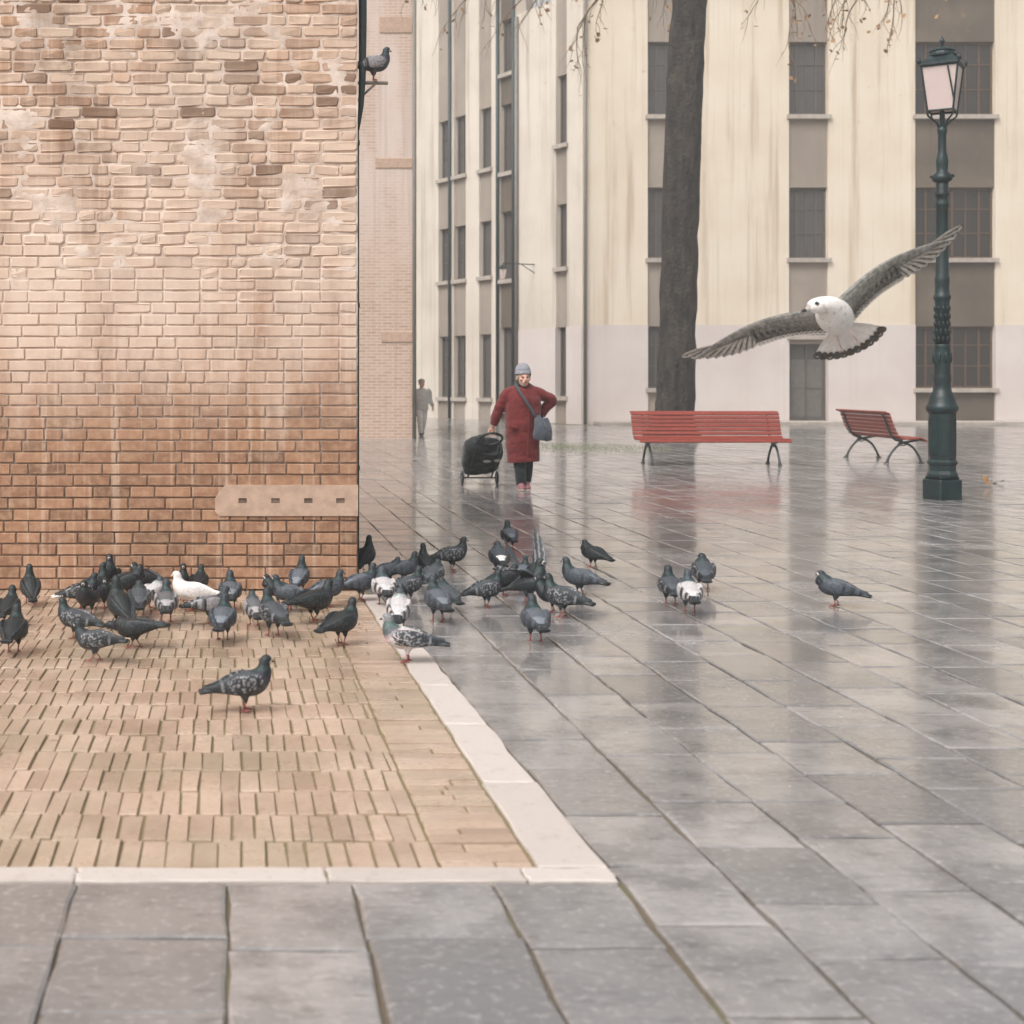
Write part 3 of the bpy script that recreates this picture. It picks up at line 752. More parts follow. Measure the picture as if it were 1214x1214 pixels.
# ------------------------------------------------------------------ benches
def bench(name, loc, rz, L, label, lx):
    """local x along, y from front edge to back; slats and two cast iron leg frames"""
    t = empty(name, loc, rz); tag(t, label, 'bench', 'red slatted benches on the square')
    prof = [(.00, .40), (.055, .43), (.13, .432), (.205, .425), (.28, .42), (.355, .425), (.43, .455), (.475, .52), (.505, .585), (.532, .65), (.556, .715), (.578, .78), (.603, .843), (.655, .868)]
    for i, (y, z) in enumerate(prof):
        a = prof[max(i - 1, 0)]; b = prof[min(i + 1, len(prof) - 1)]; an = math.atan2(b[1] - a[1], b[0] - a[0])
        mk = Matrix.Translation((0, y, z)) @ Matrix.Rotation(an, 4, 'X')
        MB().bbox((-L / 2, -.030, -.014), (L / 2, .030, .014), .007, mat=mk).build('slat', M['slat'], t)
    for x in (-lx, lx):
        f = MB()
        f.tube([(x, -.01, .012), (x, .03, .12), (x, .12, .26), (x, .24, .34), (x, .36, .36)], [.026, .02, .02, .022, .02], 8, sub=4)
        f.tube([(x, .56, .012), (x, .52, .12), (x, .43, .25), (x, .32, .34), (x, .18, .37), (x, .03, .395)], [.026, .02, .02, .022, .02, .016], 8, sub=4)
        f.tube([(x, .20, .345), (x, .30, .30), (x, .38, .34)], .012, 6, sub=4)
        f.tube([(x, .30, .38), (x, .42, .405), (x, .50, .50), (x, .56, .65), (x, .605, .78), (x, .64, .83)], [.02, .022, .02, .018, .016, .014], 8, sub=4)
        f.bbox((x - .03, -.05, 0), (x + .03, .03, .02), .006).bbox((x - .03, .53, 0), (x + .03, .61, .02), .006)
        f.build('leg', M['legiron'], t, smooth=True)
    return t
b1 = G(845, 552)
bench('park_bench', (8.10, 23.8, .002), R(-1.5), 2.5, 'long red slatted bench facing the square, dark iron legs, in front of the tree', 1.05)
bench('park_bench', (11.86, 25.35, .002), R(86), 2.35, 'red slatted bench turned sideways showing its back, beside the street lamp', .95)

# ------------------------------------------------------------------ pigeons
def S(*c):
    k = .62 if max(c) < 130 else .9
    return tuple(v * k for v in lin(c))
PALETTE = {   # neck, body, wing base, wing mark, tail, rump, belly
    'checker': dict(head=S(46, 56, 60), neck=S(34, 46, 48), body=S(86, 92, 98), wing=S(44, 50, 54), mark=S(150, 150, 154), tail=S(56, 62, 66), rump=S(96, 102, 108), belly=S(70, 78, 82)),
    'slate': dict(head=S(58, 68, 74), neck=S(40, 52, 56), body=S(108, 115, 124), wing=S(96, 104, 114), mark=S(52, 58, 64), tail=S(58, 64, 70), rump=S(122, 128, 136), belly=S(76, 86, 94)),
    'dark': dict(head=S(40, 48, 52), neck=S(28, 38, 40), body=S(36, 44, 47), wing=S(32, 40, 43), mark=S(84, 90, 96), tail=S(32, 38, 40), rump=S(40, 46, 50), belly=S(34, 42, 44)),
    'bar': dict(head=S(66, 74, 80), neck=S(50, 60, 66), body=S(120, 120, 124), wing=S(158, 154, 156), mark=S(40, 44, 46), tail=S(62, 66, 70), rump=S(170, 166, 166), belly=S(96, 100, 104)),
    'paleback': dict(head=S(78, 86, 94), neck=S(66, 76, 84), body=S(196, 192, 192), wing=S(206, 200, 200), mark=S(44, 48, 50), tail=S(52, 58, 62), rump=S(206, 202, 202), belly=S(90, 96, 100)),
    'white': dict(head=S(232, 226, 222), neck=S(230, 224, 220), body=S(232, 228, 224), wing=S(230, 224, 220), mark=S(206, 200, 196), tail=S(214, 206, 202), rump=S(228, 224, 220), belly=S(226, 218, 212)),
    'whiterump': dict(head=S(62, 72, 80), neck=S(50, 62, 68), body=S(84, 92, 100), wing=S(74, 82, 92), mark=S(46, 52, 56), tail=S(46, 52, 56), rump=S(232, 228, 226), belly=S(80, 88, 94)),
    'whitetail': dict(head=S(44, 52, 56), neck=S(32, 42, 44), body=S(40, 46, 50), wing=S(38, 44, 48), mark=S(150, 148, 148), tail=S(226, 220, 216), rump=S(200, 196, 192), belly=S(40, 46, 48)),
    'pied': dict(head=S(136, 136, 140), neck=S(100, 112, 112), body=S(206, 198, 194), wing=S(62, 68, 74), mark=S(168, 166, 168), tail=S(84, 90, 96), rump=S(150, 150, 152), belly=S(214, 206, 202)),
}
BODY = [(-.200, .092, .036, .012), (-.145, .098, .032, .013), (-.098, .106, .042, .026), (-.05, .114, .056, .042), (0, .121, .064, .055), (.043, .130, .061, .059), (.070, .154, .050, .049),
        (.083, .180, .036, .037), (.087, .203, .0250, .0260), (.092, .224, .0240, .0245), (.104, .228, .0195, .0195), (.116, .221, .0075, .008), (.125, .218, .0045, .005), (.138, .212, .0012, .0015)]
def pose_body(pose):
    P = [list(p) for p in BODY]
    def rot(ids, c, a):
        ca, sa = math.cos(a), math.sin(a)
        for i in ids:
            x, z = P[i][0] - c[0], P[i][1] - c[1]; P[i][0] = c[0] + x * ca - z * sa; P[i][1] = c[1] + x * sa + z * ca
    tilt = 0
    if pose == 'alert':
        tilt = R(14)
        rot(range(14), (0, .112), tilt); rot(range(8, 14), (P[8][0], P[8][1]), R(-16))
        for i in range(8, 14): P[i][1] += .012
    elif pose == 'peck':
        tilt = R(-16); rot(range(14), (0, .115), tilt)
        rot(range(6, 14), (P[6][0], P[6][1]), R(-62)); rot(range(9, 14), (P[9][0], P[9][1]), R(-22))
    elif pose == 'hunch':
        for i in range(7, 14): P[i][1] -= .026; P[i][0] -= .004
        P[7][2] *= 1.18; P[7][3] *= 1.18; P[8][2] *= 1.2; P[8][3] *= 1.2
        tilt = R(4); rot(range(14), (0, .112), tilt)
    elif pose == 'lean':
        tilt = R(-9); rot(range(14), (0, .115), tilt)
    elif pose == 'flap':
        tilt = R(10); rot(range(14), (0, .112), tilt)
    return P, tilt
POSE = {}
def make_pose(pose):
    P, tilt = pose_body(pose)
    shapes = []; src = []
    yaw_head = {'alert': 0, 'hunch': R(35), 'peck': 0}.get(pose, 0)
    pts = []
    for i, (x, z, a, b) in enumerate(P):
        yv = 0
        if i >= 9 and yaw_head: yv = (x - P[9][0]) * math.sin(yaw_head); x = P[9][0] + (x - P[9][0]) * math.cos(yaw_head)
        pts.append((Vector((x, yv, z)), a, b))
    v, f, t = loft(pts, 16, 5, side=(0, 1, 0)); shapes.append((v, f)); src += [(p, 'body', q) for p, q in zip(v, t)]
    Rt = Matrix.Translation((0, 0, .113)) @ Matrix.Rotation(-tilt, 4, 'Y') @ Matrix.Translation((0, 0, -.113))
    for s in (-1, 1):
        if pose != 'flap':
            W = [((.062, s * .040, .144), .012, .018), ((.035, s * .056, .138), .015, .037), ((-.02, s * .060, .129), .014, .043), ((-.075, s * .047, .119), .012, .034), ((-.125, s * .029, .111), .010, .020), ((-.178, s * .014, .108), .007, .010)]
            v, f, t = loft([(Rt @ Vector(p), a, b) for p, a, b in W], 12, 4, side=(0, 1, 0))
            shapes.append((v, f)); src += [(p, 'wing', q) for p, q in zip(v, t)]
        else:                                                       # raised, half spread wings
            W = [((.030, .035, .150), .050, .012), ((.035, .075, .215), .050, .008), ((.03, .105, .280), .042, .007), ((.01, .135, .350), .028, .006), ((-.02, .16, .420), .006, .005)] if s > 0 else [((.030, -.035, .150), .050, .012), ((.015, -.08, .185), .046, .009), ((-.03, -.11, .205), .036, .008), ((-.09, -.12, .215), .022, .006), ((-.15, -.115, .22), .006, .005)]
            v, f, t = loft([(Rt @ Vector(p), a, b) for p, a, b in W], 14, 4, side=(1, 0, 0))
            shapes.append((v, f)); src += [(p, 'wing', q) for p, q in zip(v, t)]
        th = loft([(Vector((-.004, s * .026, .085)), .022, .024), (Vector((.0, s * .026, .060)), .013, .014), (Vector((.002, s * .026, .043)), .006, .006)], 10, 3, side=(0, 1, 0))
        shapes.append(th[:2]); src += [(p, 'thigh', 0) for p in th[0]]
    me = remesh(shapes, .0042, 2, 'pigeon')
    kd = kdtree.KDTree(len(src))
    for i, q in enumerate(src): kd.insert(q[0], i)
    kd.balance()
    info = []
    for vt in me.vertices:
        c, i, _ = kd.find(vt.co); info.append((src[i][1], src[i][2]))
    # legs and toes, joined to the same mesh
    lg = MB(); step = {'peck': .02, 'lean': .025, 'alert': .012}.get(pose, .008)
    for s in (-1, 1):
        fx = step * s; y = s * .026
        lg.tube([(.0, y, .058), (.004, y, .045), (-.004 + fx * .5, y, .026), (fx, y, .006)], [.005, .0042, .0036, .004], 7)
        for a, l in ((-.45, .026), (0, .031), (.45, .026), (math.pi - .2 * s, .016)):
            lg.tube([(fx, y, .006), (fx + math.cos(a) * l * .6, y + math.sin(a) * l * .6, .006), (fx + math.cos(a) * l, y + math.sin(a) * l, .002)], [.0038, .0032, .0016], 6)
    bm = bmesh.new(); bm.from_mesh(me)
    nb = len(bm.verts)
    vs = [bm.verts.new(p) for p in lg.v]
    for fc in lg.f:
        try: bm.faces.new([vs[i] for i in fc]).smooth = True
        except ValueError: pass
    bm.to_mesh(me); bm.free()
    eye = []
    hx, hz = P[9][0] * .45 + P[10][0] * .55, P[9][1] * .45 + P[10][1] * .55
    for s in (-1, 1): eye.append((hx, s * .0165 + (math.sin(yaw_head) * .006), hz + .003))
    POSE[pose] = (me, info, nb, eye, P)
def MX(a, b, k): return tuple(x * (1 - k) + y * k for x, y in zip(a, b))
def colour_pigeon(pose, cn):
    me, info, nb, eye, P = POSE[pose]; me = me.copy(); pal_ = PALETTE[cn]
    at = me.color_attributes.new('Col', 'FLOAT_COLOR', 'POINT'); buf = []
    for i, vt in enumerate(me.vertices):
        p = vt.co
        if i >= nb: c = lin((150, 78, 72))
        else:
            part, t = info[i]; up = vt.normal.z
            if part == 'wing':
                u = t / (4 if pose == 'flap' else 5)
                c = pal_['wing']; nz_ = noise.noise(p * 95); n2 = noise.noise(p * Vector((1, 1, 1)) * 45)
                if cn in ('checker', 'pied', 'whitetail'):
                    k = max(0, min(1, (nz_ + .35 * n2 + .02) / .35)) * (1 if u < .5 else max(0, 1 - (u - .5) / .18))
                    k = max(k, .8 * max(0, 1 - abs(u - .70 - p.z * .4 + .04) / .035)) * (.95 + .35 * noise.noise(p * 22 + Vector((3, 1, 2))))
                    c = MX(c, pal_['mark'], min(1, k))
                elif cn in ('bar', 'paleback', 'whiterump'):
                    k = u + .02 * n2
                    c = MX(c, tuple(v * .6 for v in c), max(0, min(1, nz_ * 1.6)))
                    c = MX(c, pal_['mark'], max(max(0, min(1, 1.6 - abs(k - .56) / .04)), max(0, min(1, 1.6 - abs(k - .76) / .04))))
                    if u > .86: c = pal_['tail']
                else:
                    c = MX(c, pal_['mark'], max(0, min(.8, (nz_ - .05) / .4)))
                    if cn == 'slate' and (abs(u - .5) < .035 or abs(u - .68) < .04 or u > .84): c = tuple(v * .45 for v in c)
                if pose == 'flap':
                    c = MX(pal_['wing'], MX(pal_['mark'], pal_['wing'], .35), max(0, math.sin(p.x * 210 + p.z * 90 + 2 * n2)) * (u > .25))
            elif part == 'thigh': c = pal_['belly']
            else:
                if t < 1.5: c = pal_['tail'] if not (t < .45 and cn in ('bar', 'slate', 'paleback', 'whiterump', 'pied')) else tuple(v * .45 for v in pal_['tail'])
                elif t < 2.7: c = pal_['rump'] if up > -.1 or cn in ('white', 'pied') else pal_['belly']
                elif t < 5.6: c = pal_['body'] if up > 0 else pal_['belly']
                elif t < 8.4:
                    k = min(1, max(0, (t - 5.6) / .8)); a = pal_['body'] if cn in ('paleback', 'pied') else pal_['belly']
                    c = tuple(x * (1 - k) + y_ * k for x, y_ in zip(a, pal_['neck']))
                    if cn not in ('white',) and noise.noise(p * 60) > .1: c = (c[0] * 1.1 + .004, c[1] * 1.35 + .016, c[2] * 1.25 + .014) if p.z > .175 else (c[0] * 1.5 + .016, c[1] * 1.05 + .004, c[2] * 1.4 + .016)
                elif t < 10.75: c = pal_['head']
                elif t < 11.35: c = lin((206, 200, 196))
                else: c = lin((60, 54, 54)) if cn != 'white' else lin((200, 160, 150))
        buf += [*c, 1]
    at.data.foreach_set('color', buf); me.materials.append(M['plumwhite' if cn == 'white' else 'plum']); return me
eye_me = MB().add(*ball((0, 0, 0), .0042, 8)).build('eye', M['eye'], smooth=True); EYE = eye_me.data; bpy.data.objects.remove(eye_me)
CACHE = {}
GD = 'dark and slate pigeons feeding by the wall and border'
def pigeon(px, py, yaw, pose, cn, label=None, group=None, sc=1.0, z=.004, at=None):
    if pose not in POSE: make_pose(pose)
    if (pose, cn) not in CACHE: CACHE[(pose, cn)] = colour_pigeon(pose, cn)
    o = bpy.data.objects.new('pigeon', CACHE[(pose, cn)]); COL.objects.link(o)
    o.location = at if at is not None else G(px, py, z)
    o.rotation_euler = (0, 0, R(yaw)); o.scale = (sc,) * 3
    tag(o, label, 'pigeon', group)
    for e in POSE[pose][3]:
        q_ = link(bpy.data.objects.new('eye', EYE), o); q_.location = e
    return o
W1 = 'dark pigeon packed among others at the foot of the brick wall'; W1g = 'dark pigeons at the foot of the wall'
W2 = 'plain slate grey pigeon in the crowd close to the brick wall'; W2g = 'slate pigeons in the crowd by the wall'
C1l = 'dark checkered pigeon in the knot of birds beside the building corner'; C1g = 'checkered pigeons beside the building corner'
C2l = 'slate grey pigeon in the knot of birds beside the building corner'; C2g = 'slate pigeons beside the building corner'
D1 = 'slate grey pigeon in the cluster round the flapping pigeon'; D1g = 'slate pigeons round the flapping pigeon'
E1 = 'shadowy dark pigeon standing apart on the tail side of the white-tailed pigeon'; E1g = 'pigeons left of the white-tailed pigeon'
FLOCK = [
    (290, 843, 8, 'stand', 'checker', 'checkered dark pigeon standing alone on the open brick paving, nearest the white front border', None, 1.0),
    (113, 784, 168, 'lean', 'checker', 'dark grey speckled pigeon stepping onto the brick paving with tail toward the flock', None, .92),
    (160, 768, 160, 'peck', 'dark', 'black pigeon stretching forward with its tail raised, edge of the wall flock', None, 1.0),
    (90, 757, 158, 'stand', 'checker', 'pigeon with bold white-speckled wings beside the one with a white tail', None, .95),
    (104, 730, 262, 'stand', 'dark', "dark pigeon facing the square just in front of the white-tailed pigeon", None, .95), (96, 722, 20, 'stand', 'whitetail', 'dark pigeon with a pure white tail by the brick wall', None, .95),
    (112, 712, 20, 'alert', 'dark', "upright dark pigeon right beside the head of the white-tailed pigeon", None, .95), (131, 704, 268, 'alert', 'dark', 'dark pigeon standing tall against the wall, beak to the square', None, 1.0),
    (152, 710, 20, 'hunch', 'dark', "hunched dark pigeon against the wall next to the tall one facing out", None, 1.0), (128, 722, 260, 'stand', 'dark', "dark pigeon facing out directly in front of the tall one at the wall", None, .92), (143, 742, 120, 'alert', 'dark', "large dark pigeon facing the wall behind the black one with raised tail", None, 1.05),
    (165, 730, 95, 'hunch', 'checker', 'speckled grey pigeon with its back turned, facing the brick wall', None, 1.0),
    (181, 722, 60, 'hunch', 'paleback', 'whitish-backed pigeon with hidden head pressed near the brick wall', None, .95),
    (172, 704, 170, 'hunch', 'dark', "hunched dark pigeon at the wall behind the whitish-backed pigeon", None, .95), (197, 738, 92, 'stand', 'bar', 'pale grey pigeon with two black wing bars facing the wall beside the white pigeon', None, 1.0),
    (228, 724, 172, 'stand', 'white', 'all white pigeon among the dark flock by the wall', None, 1.08),
    (218, 712, 268, 'alert', 'dark', "dark upright pigeon looking out from behind the white pigeon's neck", None, .9), (236, 706, 80, 'stand', 'dark', "small dark pigeon by the wall behind the white pigeon's back", None, .88),
    (249, 739, 30, 'lean', 'bar', 'pale grey pigeon leaning forward with its dark tail toward the white pigeon', None, 1.0), (273, 722, 88, 'stand', 'slate', "slate pigeon facing the wall just behind the broad blue-grey pigeon", None, .98),
    (264, 759, 86, 'stand', 'slate', 'broad blue-grey pigeon with its back squarely to the square, on the brick paving', None, 1.1),
    (301, 742, 96, 'hunch', 'bar', 'small pale grey pigeon hunched in the gap of the wall flock', None, .9), (324, 754, 112, 'stand', 'checker', 'dark checkered pigeon striding toward the wall with both red legs showing', None, 1.05),
    (330, 718, 175, 'hunch', 'dark', "hunched dark pigeon below the stone plate, behind two slate pigeons", None, .95), (355, 703, 70, 'alert', 'slate', "upright slate pigeon against the wall under the holes of the stone plate", None, .95), (343, 724, 170, 'stand', 'slate', "slate pigeon walking along the wall in front of the upright one under the plate", None, 1.0),
    (372, 737, 40, 'lean', 'dark', 'large dark pigeon bent forward next to the black pigeon by the border', None, 1.15), (389, 719, 18, 'stand', 'slate', "slate pigeon walking toward the building corner behind the large dark one bent forward", None, 1.0),
    (405, 764, 40, 'stand', 'dark', 'solid black pigeon standing upright where the brick paving meets the white border', None, 1.02),
    # beside the building corner
    (434, 677, 60, 'alert', 'dark', 'dark pigeon standing at the corner of the brick building', None, 1.0),
    (428, 712, 25, 'stand', 'slate', "slate pigeon at the wall end of the white border, beside the white-backed pigeon", None, 1.0), (455, 717, 92, 'stand', 'paleback', 'white-backed pigeon with dark wing bars beside the building corner', None, 1.05),
    (461, 692, 20, 'hunch', 'slate', "hunched slate pigeon right behind the white-backed pigeon by the building corner", None, .9), (479, 692, 20, 'stand', 'slate', "slate pigeon in profile behind the checkered one in the corner knot", None, .95), (484, 714, 30, 'stand', 'checker', "checkered pigeon between the white-backed pigeon and the big slate one", None, .98),
    (505, 684, 100, 'alert', 'dark', 'dark pigeon facing away next to the pigeon on open flagstones', None, .9), (536, 677, 12, 'stand', 'checker', 'checkered pigeon in profile at the edge of the corner flock, on open flagstones', None, 1.05),
    (514, 700, 60, 'hunch', 'checker', "hunched checkered pigeon right behind the big slate pigeon", None, .95), (519, 737, 96, 'stand', 'slate', 'big slate grey pigeon facing away on the flagstones beside the white-collared pigeon', None, 1.12),
    (530, 724, 110, 'hunch', 'checker', "checkered pigeon half hidden beside the wing of the big slate pigeon", None, .95), (473, 748, 80, 'hunch', 'paleback', 'white-backed pigeon on the white border behind the pied pigeon', None, 1.08),
    (483, 785, 172, 'stand', 'pied', 'pied pigeon with pale breast and checkered wings standing on the white border', None, 1.08),
    # round the flapping one
    (577, 720, 22, 'stand', 'checker', 'checkered pigeon in profile at the outer side of the cluster round the flapping pigeon', None, 1.0),
    (592, 680, 90, 'hunch', 'whiterump', 'slate pigeon with a white rump patch, back turned', None, 1.08), (604, 652, 88, 'stand', 'slate', 'slate pigeon with its back turned, farthest from the brick paving', None, 1.0),
    (597, 706, 10, 'hunch', 'dark', "hunched dark pigeon behind the outer checkered pigeon of the flapping cluster", None, .98), (620, 694, 62, 'flap', 'slate', 'slate pigeon with half-open raised wings behind the flapping pigeon', None, .8),
    (627, 716, -42, 'flap', 'checker', 'flapping pigeon lifting one wing high in the middle of the cluster', None, 1.18), (655, 726, 168, 'stand', 'dark', "dark pigeon with arched neck beside the checkered one with back turned", None, .98),
    (667, 732, 140, 'stand', 'checker', 'checkered pigeon with back turned at the near side of the flapping cluster', None, 1.08), (687, 706, 140, 'stand', 'slate', "slate pigeon standing clear at the bench side of the flapping cluster", None, 1.08),
    (703, 673, 130, 'hunch', 'dark', 'dark pigeon preening alone just beyond the flapping cluster', None, 1.0),
    (635, 761, 90, 'stand', 'slate', 'slate grey pigeon walking away alone on the flagstones in front of the flapping cluster', None, 1.08),
    # out on the flagstones
    (795, 717, 82, 'stand', 'checker', 'checkered pigeon at the outer side of the trio on the flagstones', None, 1.08), (818, 727, 84, 'stand', 'paleback', 'pale-backed barred pigeon in the trio on the flagstones', None, 1.08),
    (834, 699, 74, 'hunch', 'checker', 'checkered pigeon standing behind its two companions in the trio on the flagstones', None, 1.1), (991, 719, 150, 'hunch', 'slate', 'lone slate pigeon with head tucked, on the empty flagstones below the benches', None, 1.08),
    # at the left edge
    (10, 742, 80, 'stand', 'dark', E1, E1g, .95), (16, 774, 90, 'stand', 'dark', E1, E1g, 1.0), (36, 716, 100, 'alert', 'dark', E1, E1g, .9), 
]
for a in FLOCK:
    px, py, yaw, pose, cn, lab, grp, sc = a
    o = pigeon(px, py, yaw + rnd.uniform(-4, 4), pose, cn, lab, grp, sc)
    o.scale = (sc * .93 * rnd.uniform(.95, 1.05), sc * .95 * rnd.uniform(.94, 1.06), sc * .93 * rnd.uniform(.95, 1.06))
pigeon(0, 0, 10, 'stand', 'bar', 'pale pigeon perched on the iron bracket at the building corner', None, .95, at=(.995, WY + .14, 3.443))

# ------------------------------------------------------------------ gull
gull = empty('gull', (2.67, 6.3, 1.70)); tag(gull, 'white breasted gull gliding with spread brown wings and banded tail', 'gull')
fx = Vector((-.52, -.82, .20)).normalized(); wy = Vector((.84, -.40, .39)); wy = (wy - fx * wy.dot(fx)).normalized(); uz = fx.cross(wy)
GM = Matrix((( fx.x, wy.x, uz.x), (fx.y, wy.y, uz.y), (fx.z, wy.z, uz.z))).to_4x4()
gull.matrix_world = Matrix.Translation((2.67, 6.3, 1.68)) @ GM @ Matrix.Scale(.92, 4)
GB = [(-.20, -.012, .026, .014), (-.15, -.008, .046, .036), (-.08, -.002, .070, .066), (.0, .0, .082, .080), (.08, .002, .078, .074), (.14, .012, .060, .058), (.19, .022, .042, .042), (.225, .026, .037, .039), (.255, .024, .031, .031), (.275, .016, .016, .018), (.295, .008, .009, .011), (.318, .000, .007, .009), (.332, -.008, .002, .003)]
GI = GM.to_3x3().transposed(); hdir = (GI @ Vector((-.92, -.34, -.10))).normalized(); hup = GI @ Vector((.05, .1, 1)); hup = (hup - hdir * hup.dot(hdir)).normalized(); hsd = hup.cross(hdir)
gp = [(Vector((x, 0, z)), a, b) for x, z, a, b in GB[:6]]
d0 = Vector((1, 0, .2)).normalized(); c_ = Vector((.14, 0, .012))
for st_, mx, a, b in ((.045, .35, .046, .045), (.035, .8, .040, .041), (.03, 1, .034, .035)):
    c_ = c_ + d0.lerp(hdir, mx).normalized() * st_; gp.append((c_.copy(), a, b))
hc = c_.copy()                                            # head centre
for st_, dn, a, b in ((.020, .003, .026, .026), (.036, .010, .013, .015), (.052, .014, .0085, .011), (.070, .017, .007, .010), (.082, .024, .002, .003)): gp.append((hc + hdir * st_ - hup * dn, a, b))
sh = [loft(gp, 18, 5)]
me = remesh([s[:2] for s in sh], .006, 3, 'gull_body')
at = me.color_attributes.new('Col', 'FLOAT_COLOR', 'POINT'); buf = []
for vt in me.vertices:
    p = vt.co; c = lin((232, 228, 224))
    n = noise.noise(p * 40)
    if n > .4 and p.x > .02: c = lin((212, 204, 196))
    w_ = p - hc; k_ = w_.dot(hdir)
    if k_ > .034: c = lin((170, 160, 154))
    if k_ > .056: c = lin((38, 36, 38))
    e = Vector(((k_ - .010) * .7, abs(w_.dot(hsd)) - .030, w_.dot(hup) - .010))
    if e.length < .010: c = lin((74, 70, 74))
    buf += [*c, 1]
at.data.foreach_set('color', buf); me.materials.append(M['plumwhite'])
link(bpy.data.objects.new('body', me), gull)
for s in (-1, 1):
    MB().add(*ball(hc + hdir * .012 + hsd * s * .0285 + hup * .010, .0065, 10)).build('eye', M['eye'], gull, smooth=True)
def feather(mb, root, tip, width, mi, nrm, cup=.006):
    root = Vector(root); tip = Vector(tip); d_ = tip - root; s_ = d_.cross(Vector(nrm)).normalized(); n_ = Vector(nrm)
    prof = [(0, .35), (.25, .8), (.6, 1), (.85, .85), (.96, .5), (1, .08)]; v = []; f = []
    for t, w_ in prof:
        c = root + d_ * t + n_ * cup * math.sin(t * 3.14)
        v += [c - s_ * width * w_ * .5, c + n_ * .0022, c + s_ * width * w_ * .5]
    for i in range(len(prof) - 1):
        for k in (0, 1): f.append((i * 3 + k, i * 3 + k + 1, i * 3 + k + 4, i * 3 + k + 3))
    n = len(mb.v); mb.add(v, f, mi)
fdark = simple('gull_dark_feather', (84, 82, 79), .7, .3, 60); fmid = simple('gull_brown_feather', (128, 125, 120), .7, .35, 50); fpale = simple('gull_pale_feather', (206, 200, 194), .7, .15, 50); fwhite = simple('gull_white_feather', (230, 224, 220), .7, .06, 50); fband = simple('gull_tail_band', (84, 76, 68), .7, .25, 60)
for s in (-1, 1):
    wg = MB(); dih = .47 if s > 0 else .29; ks = .88 if s > 0 else 1.0
    def wp(x, y, z=0): return Vector((x, s * y * ks, .03 + y * ks * dih + z))
    # arm and leading edge skin: coverts
    lead = [(.085, .03), (.10, .14), (.105, .25), (.092, .36), (.055, .48), (.005, .60), (-.05, .70)]
    th = [.022, .018, .015, .011, .008, .005, .002]; ch = [.055, .050, .044, .036, .026, .014, .003]
    v, f, _ = loft([(wp(x - c, y), c, t) for (x, y), c, t in zip(lead, ch, th)], 12, 4, side=(1, 0, 0)); wg.add(v, f, 1)
    for i in range(16):                                   # secondaries with pale trailing edges
        y = .06 + i * .0195; x = .025 + .02 * math.sin(i / 15 * 3.1); L = .095 - .0012 * i
        feather(wg, wp(x, y), wp(x - L, y + .012 + .001 * i, .002), .03, 1, (0, 0, 1))
        feather(wg, wp(x - L * .8, y + .009, -.003), wp(x - L - .008, y + .014 + .001 * i, -.001), .030, 3 if s < 0 else 2, (0, 0, 1))
    for i in range(22):                                   # coverts
        y = .06 + i * .015; x = .055 + .02 * math.sin(i / 21 * 3.1); feather(wg, wp(x, y, -.016), wp(x - .065, y + .008, -.009), .026, (0, 1)[i % 2], (0, 0, 1))
    for i in range(10):                                   # primaries
        k = i / 9; y = .37 + .16 * k; x = .035 - .035 * k; a = R(66 - 55 * k); L = .105 + .125 * k
        tip = wp(x - L * math.sin(a), y + L * math.cos(a), .004 * i)
        feather(wg, wp(x, y), tip, .046, 2, (0, 0, 1)); r0 = wp(x, y)
        feather(wg, r0 + (tip - r0) * .0 + Vector((.007, 0, -.0015)), tip + Vector((.004, 0, -.0015)), .010, 1, (0, 0, 1))
        feather(wg, r0 + (tip - r0) * .86 + Vector((0, 0, -.002)), tip + (tip - r0) * .02 + Vector((0, 0, -.002)),   .022, 0, (0, 0, 1))
    wo_ = wg.build('wing', [fdark, fmid, fpale, fwhite], gull); wo_.matrix_basis = Matrix.Translation((.07, 0, .03)) @ Matrix.Rotation(R(-36), 4, 'Y') @ Matrix.Translation((-.07, 0, -.03))
tl = MB()
for i in range(12):
    a = R(-54 + i * 108 / 11); L = .178
    r0 = Vector((-.13, .012 * (i - 5.5) / 3, -.012)); tip = r0 + Vector((-math.cos(a) * L, math.sin(a) * L, -.012 - .01 * abs(i - 5.5) / 5))
    feather(tl, r0 + Vector((0, 0, .001 * (i % 2))), tip + Vector((0, 0, .001 * (i % 2))), .036, 3, (0, 0, 1))
    feather(tl, r0 + (tip - r0) * .80 + Vector((0, 0, -.002)), r0 + (tip - r0) * 1.05 + Vector((0, 0, -.002)), .038, 4 if i % 3 else 0, (0, 0, 1), .002)
tl.build('tail', [fdark, fmid, fpale, fwhite, fband], gull).matrix_basis = Matrix.Translation((-.13, 0, -.01)) @ Matrix.Rotation(R(-34), 4, 'Y') @ Matrix.Translation((.13, 0, .01))
for s in (-1, 1):
    MB().tube([(-.05, s * .03, -.05), (-.075, s * .035, -.095), (-.12, s * .04, -.115)], [.007, .0045, .004], 8).tube([(-.12, s * .04, -.115), (-.15, s * .05, -.12)], [.005, .002], 6).tube([(-.12, s * .04, -.115), (-.15, s * .03, -.122)], [.005, .002], 6).tube([(-.12, s * .04, -.115), (-.155, s * .04, -.13)], [.005, .002], 6).build('leg', simple('gull_leg', (216, 198, 190), .6), gull, smooth=True)

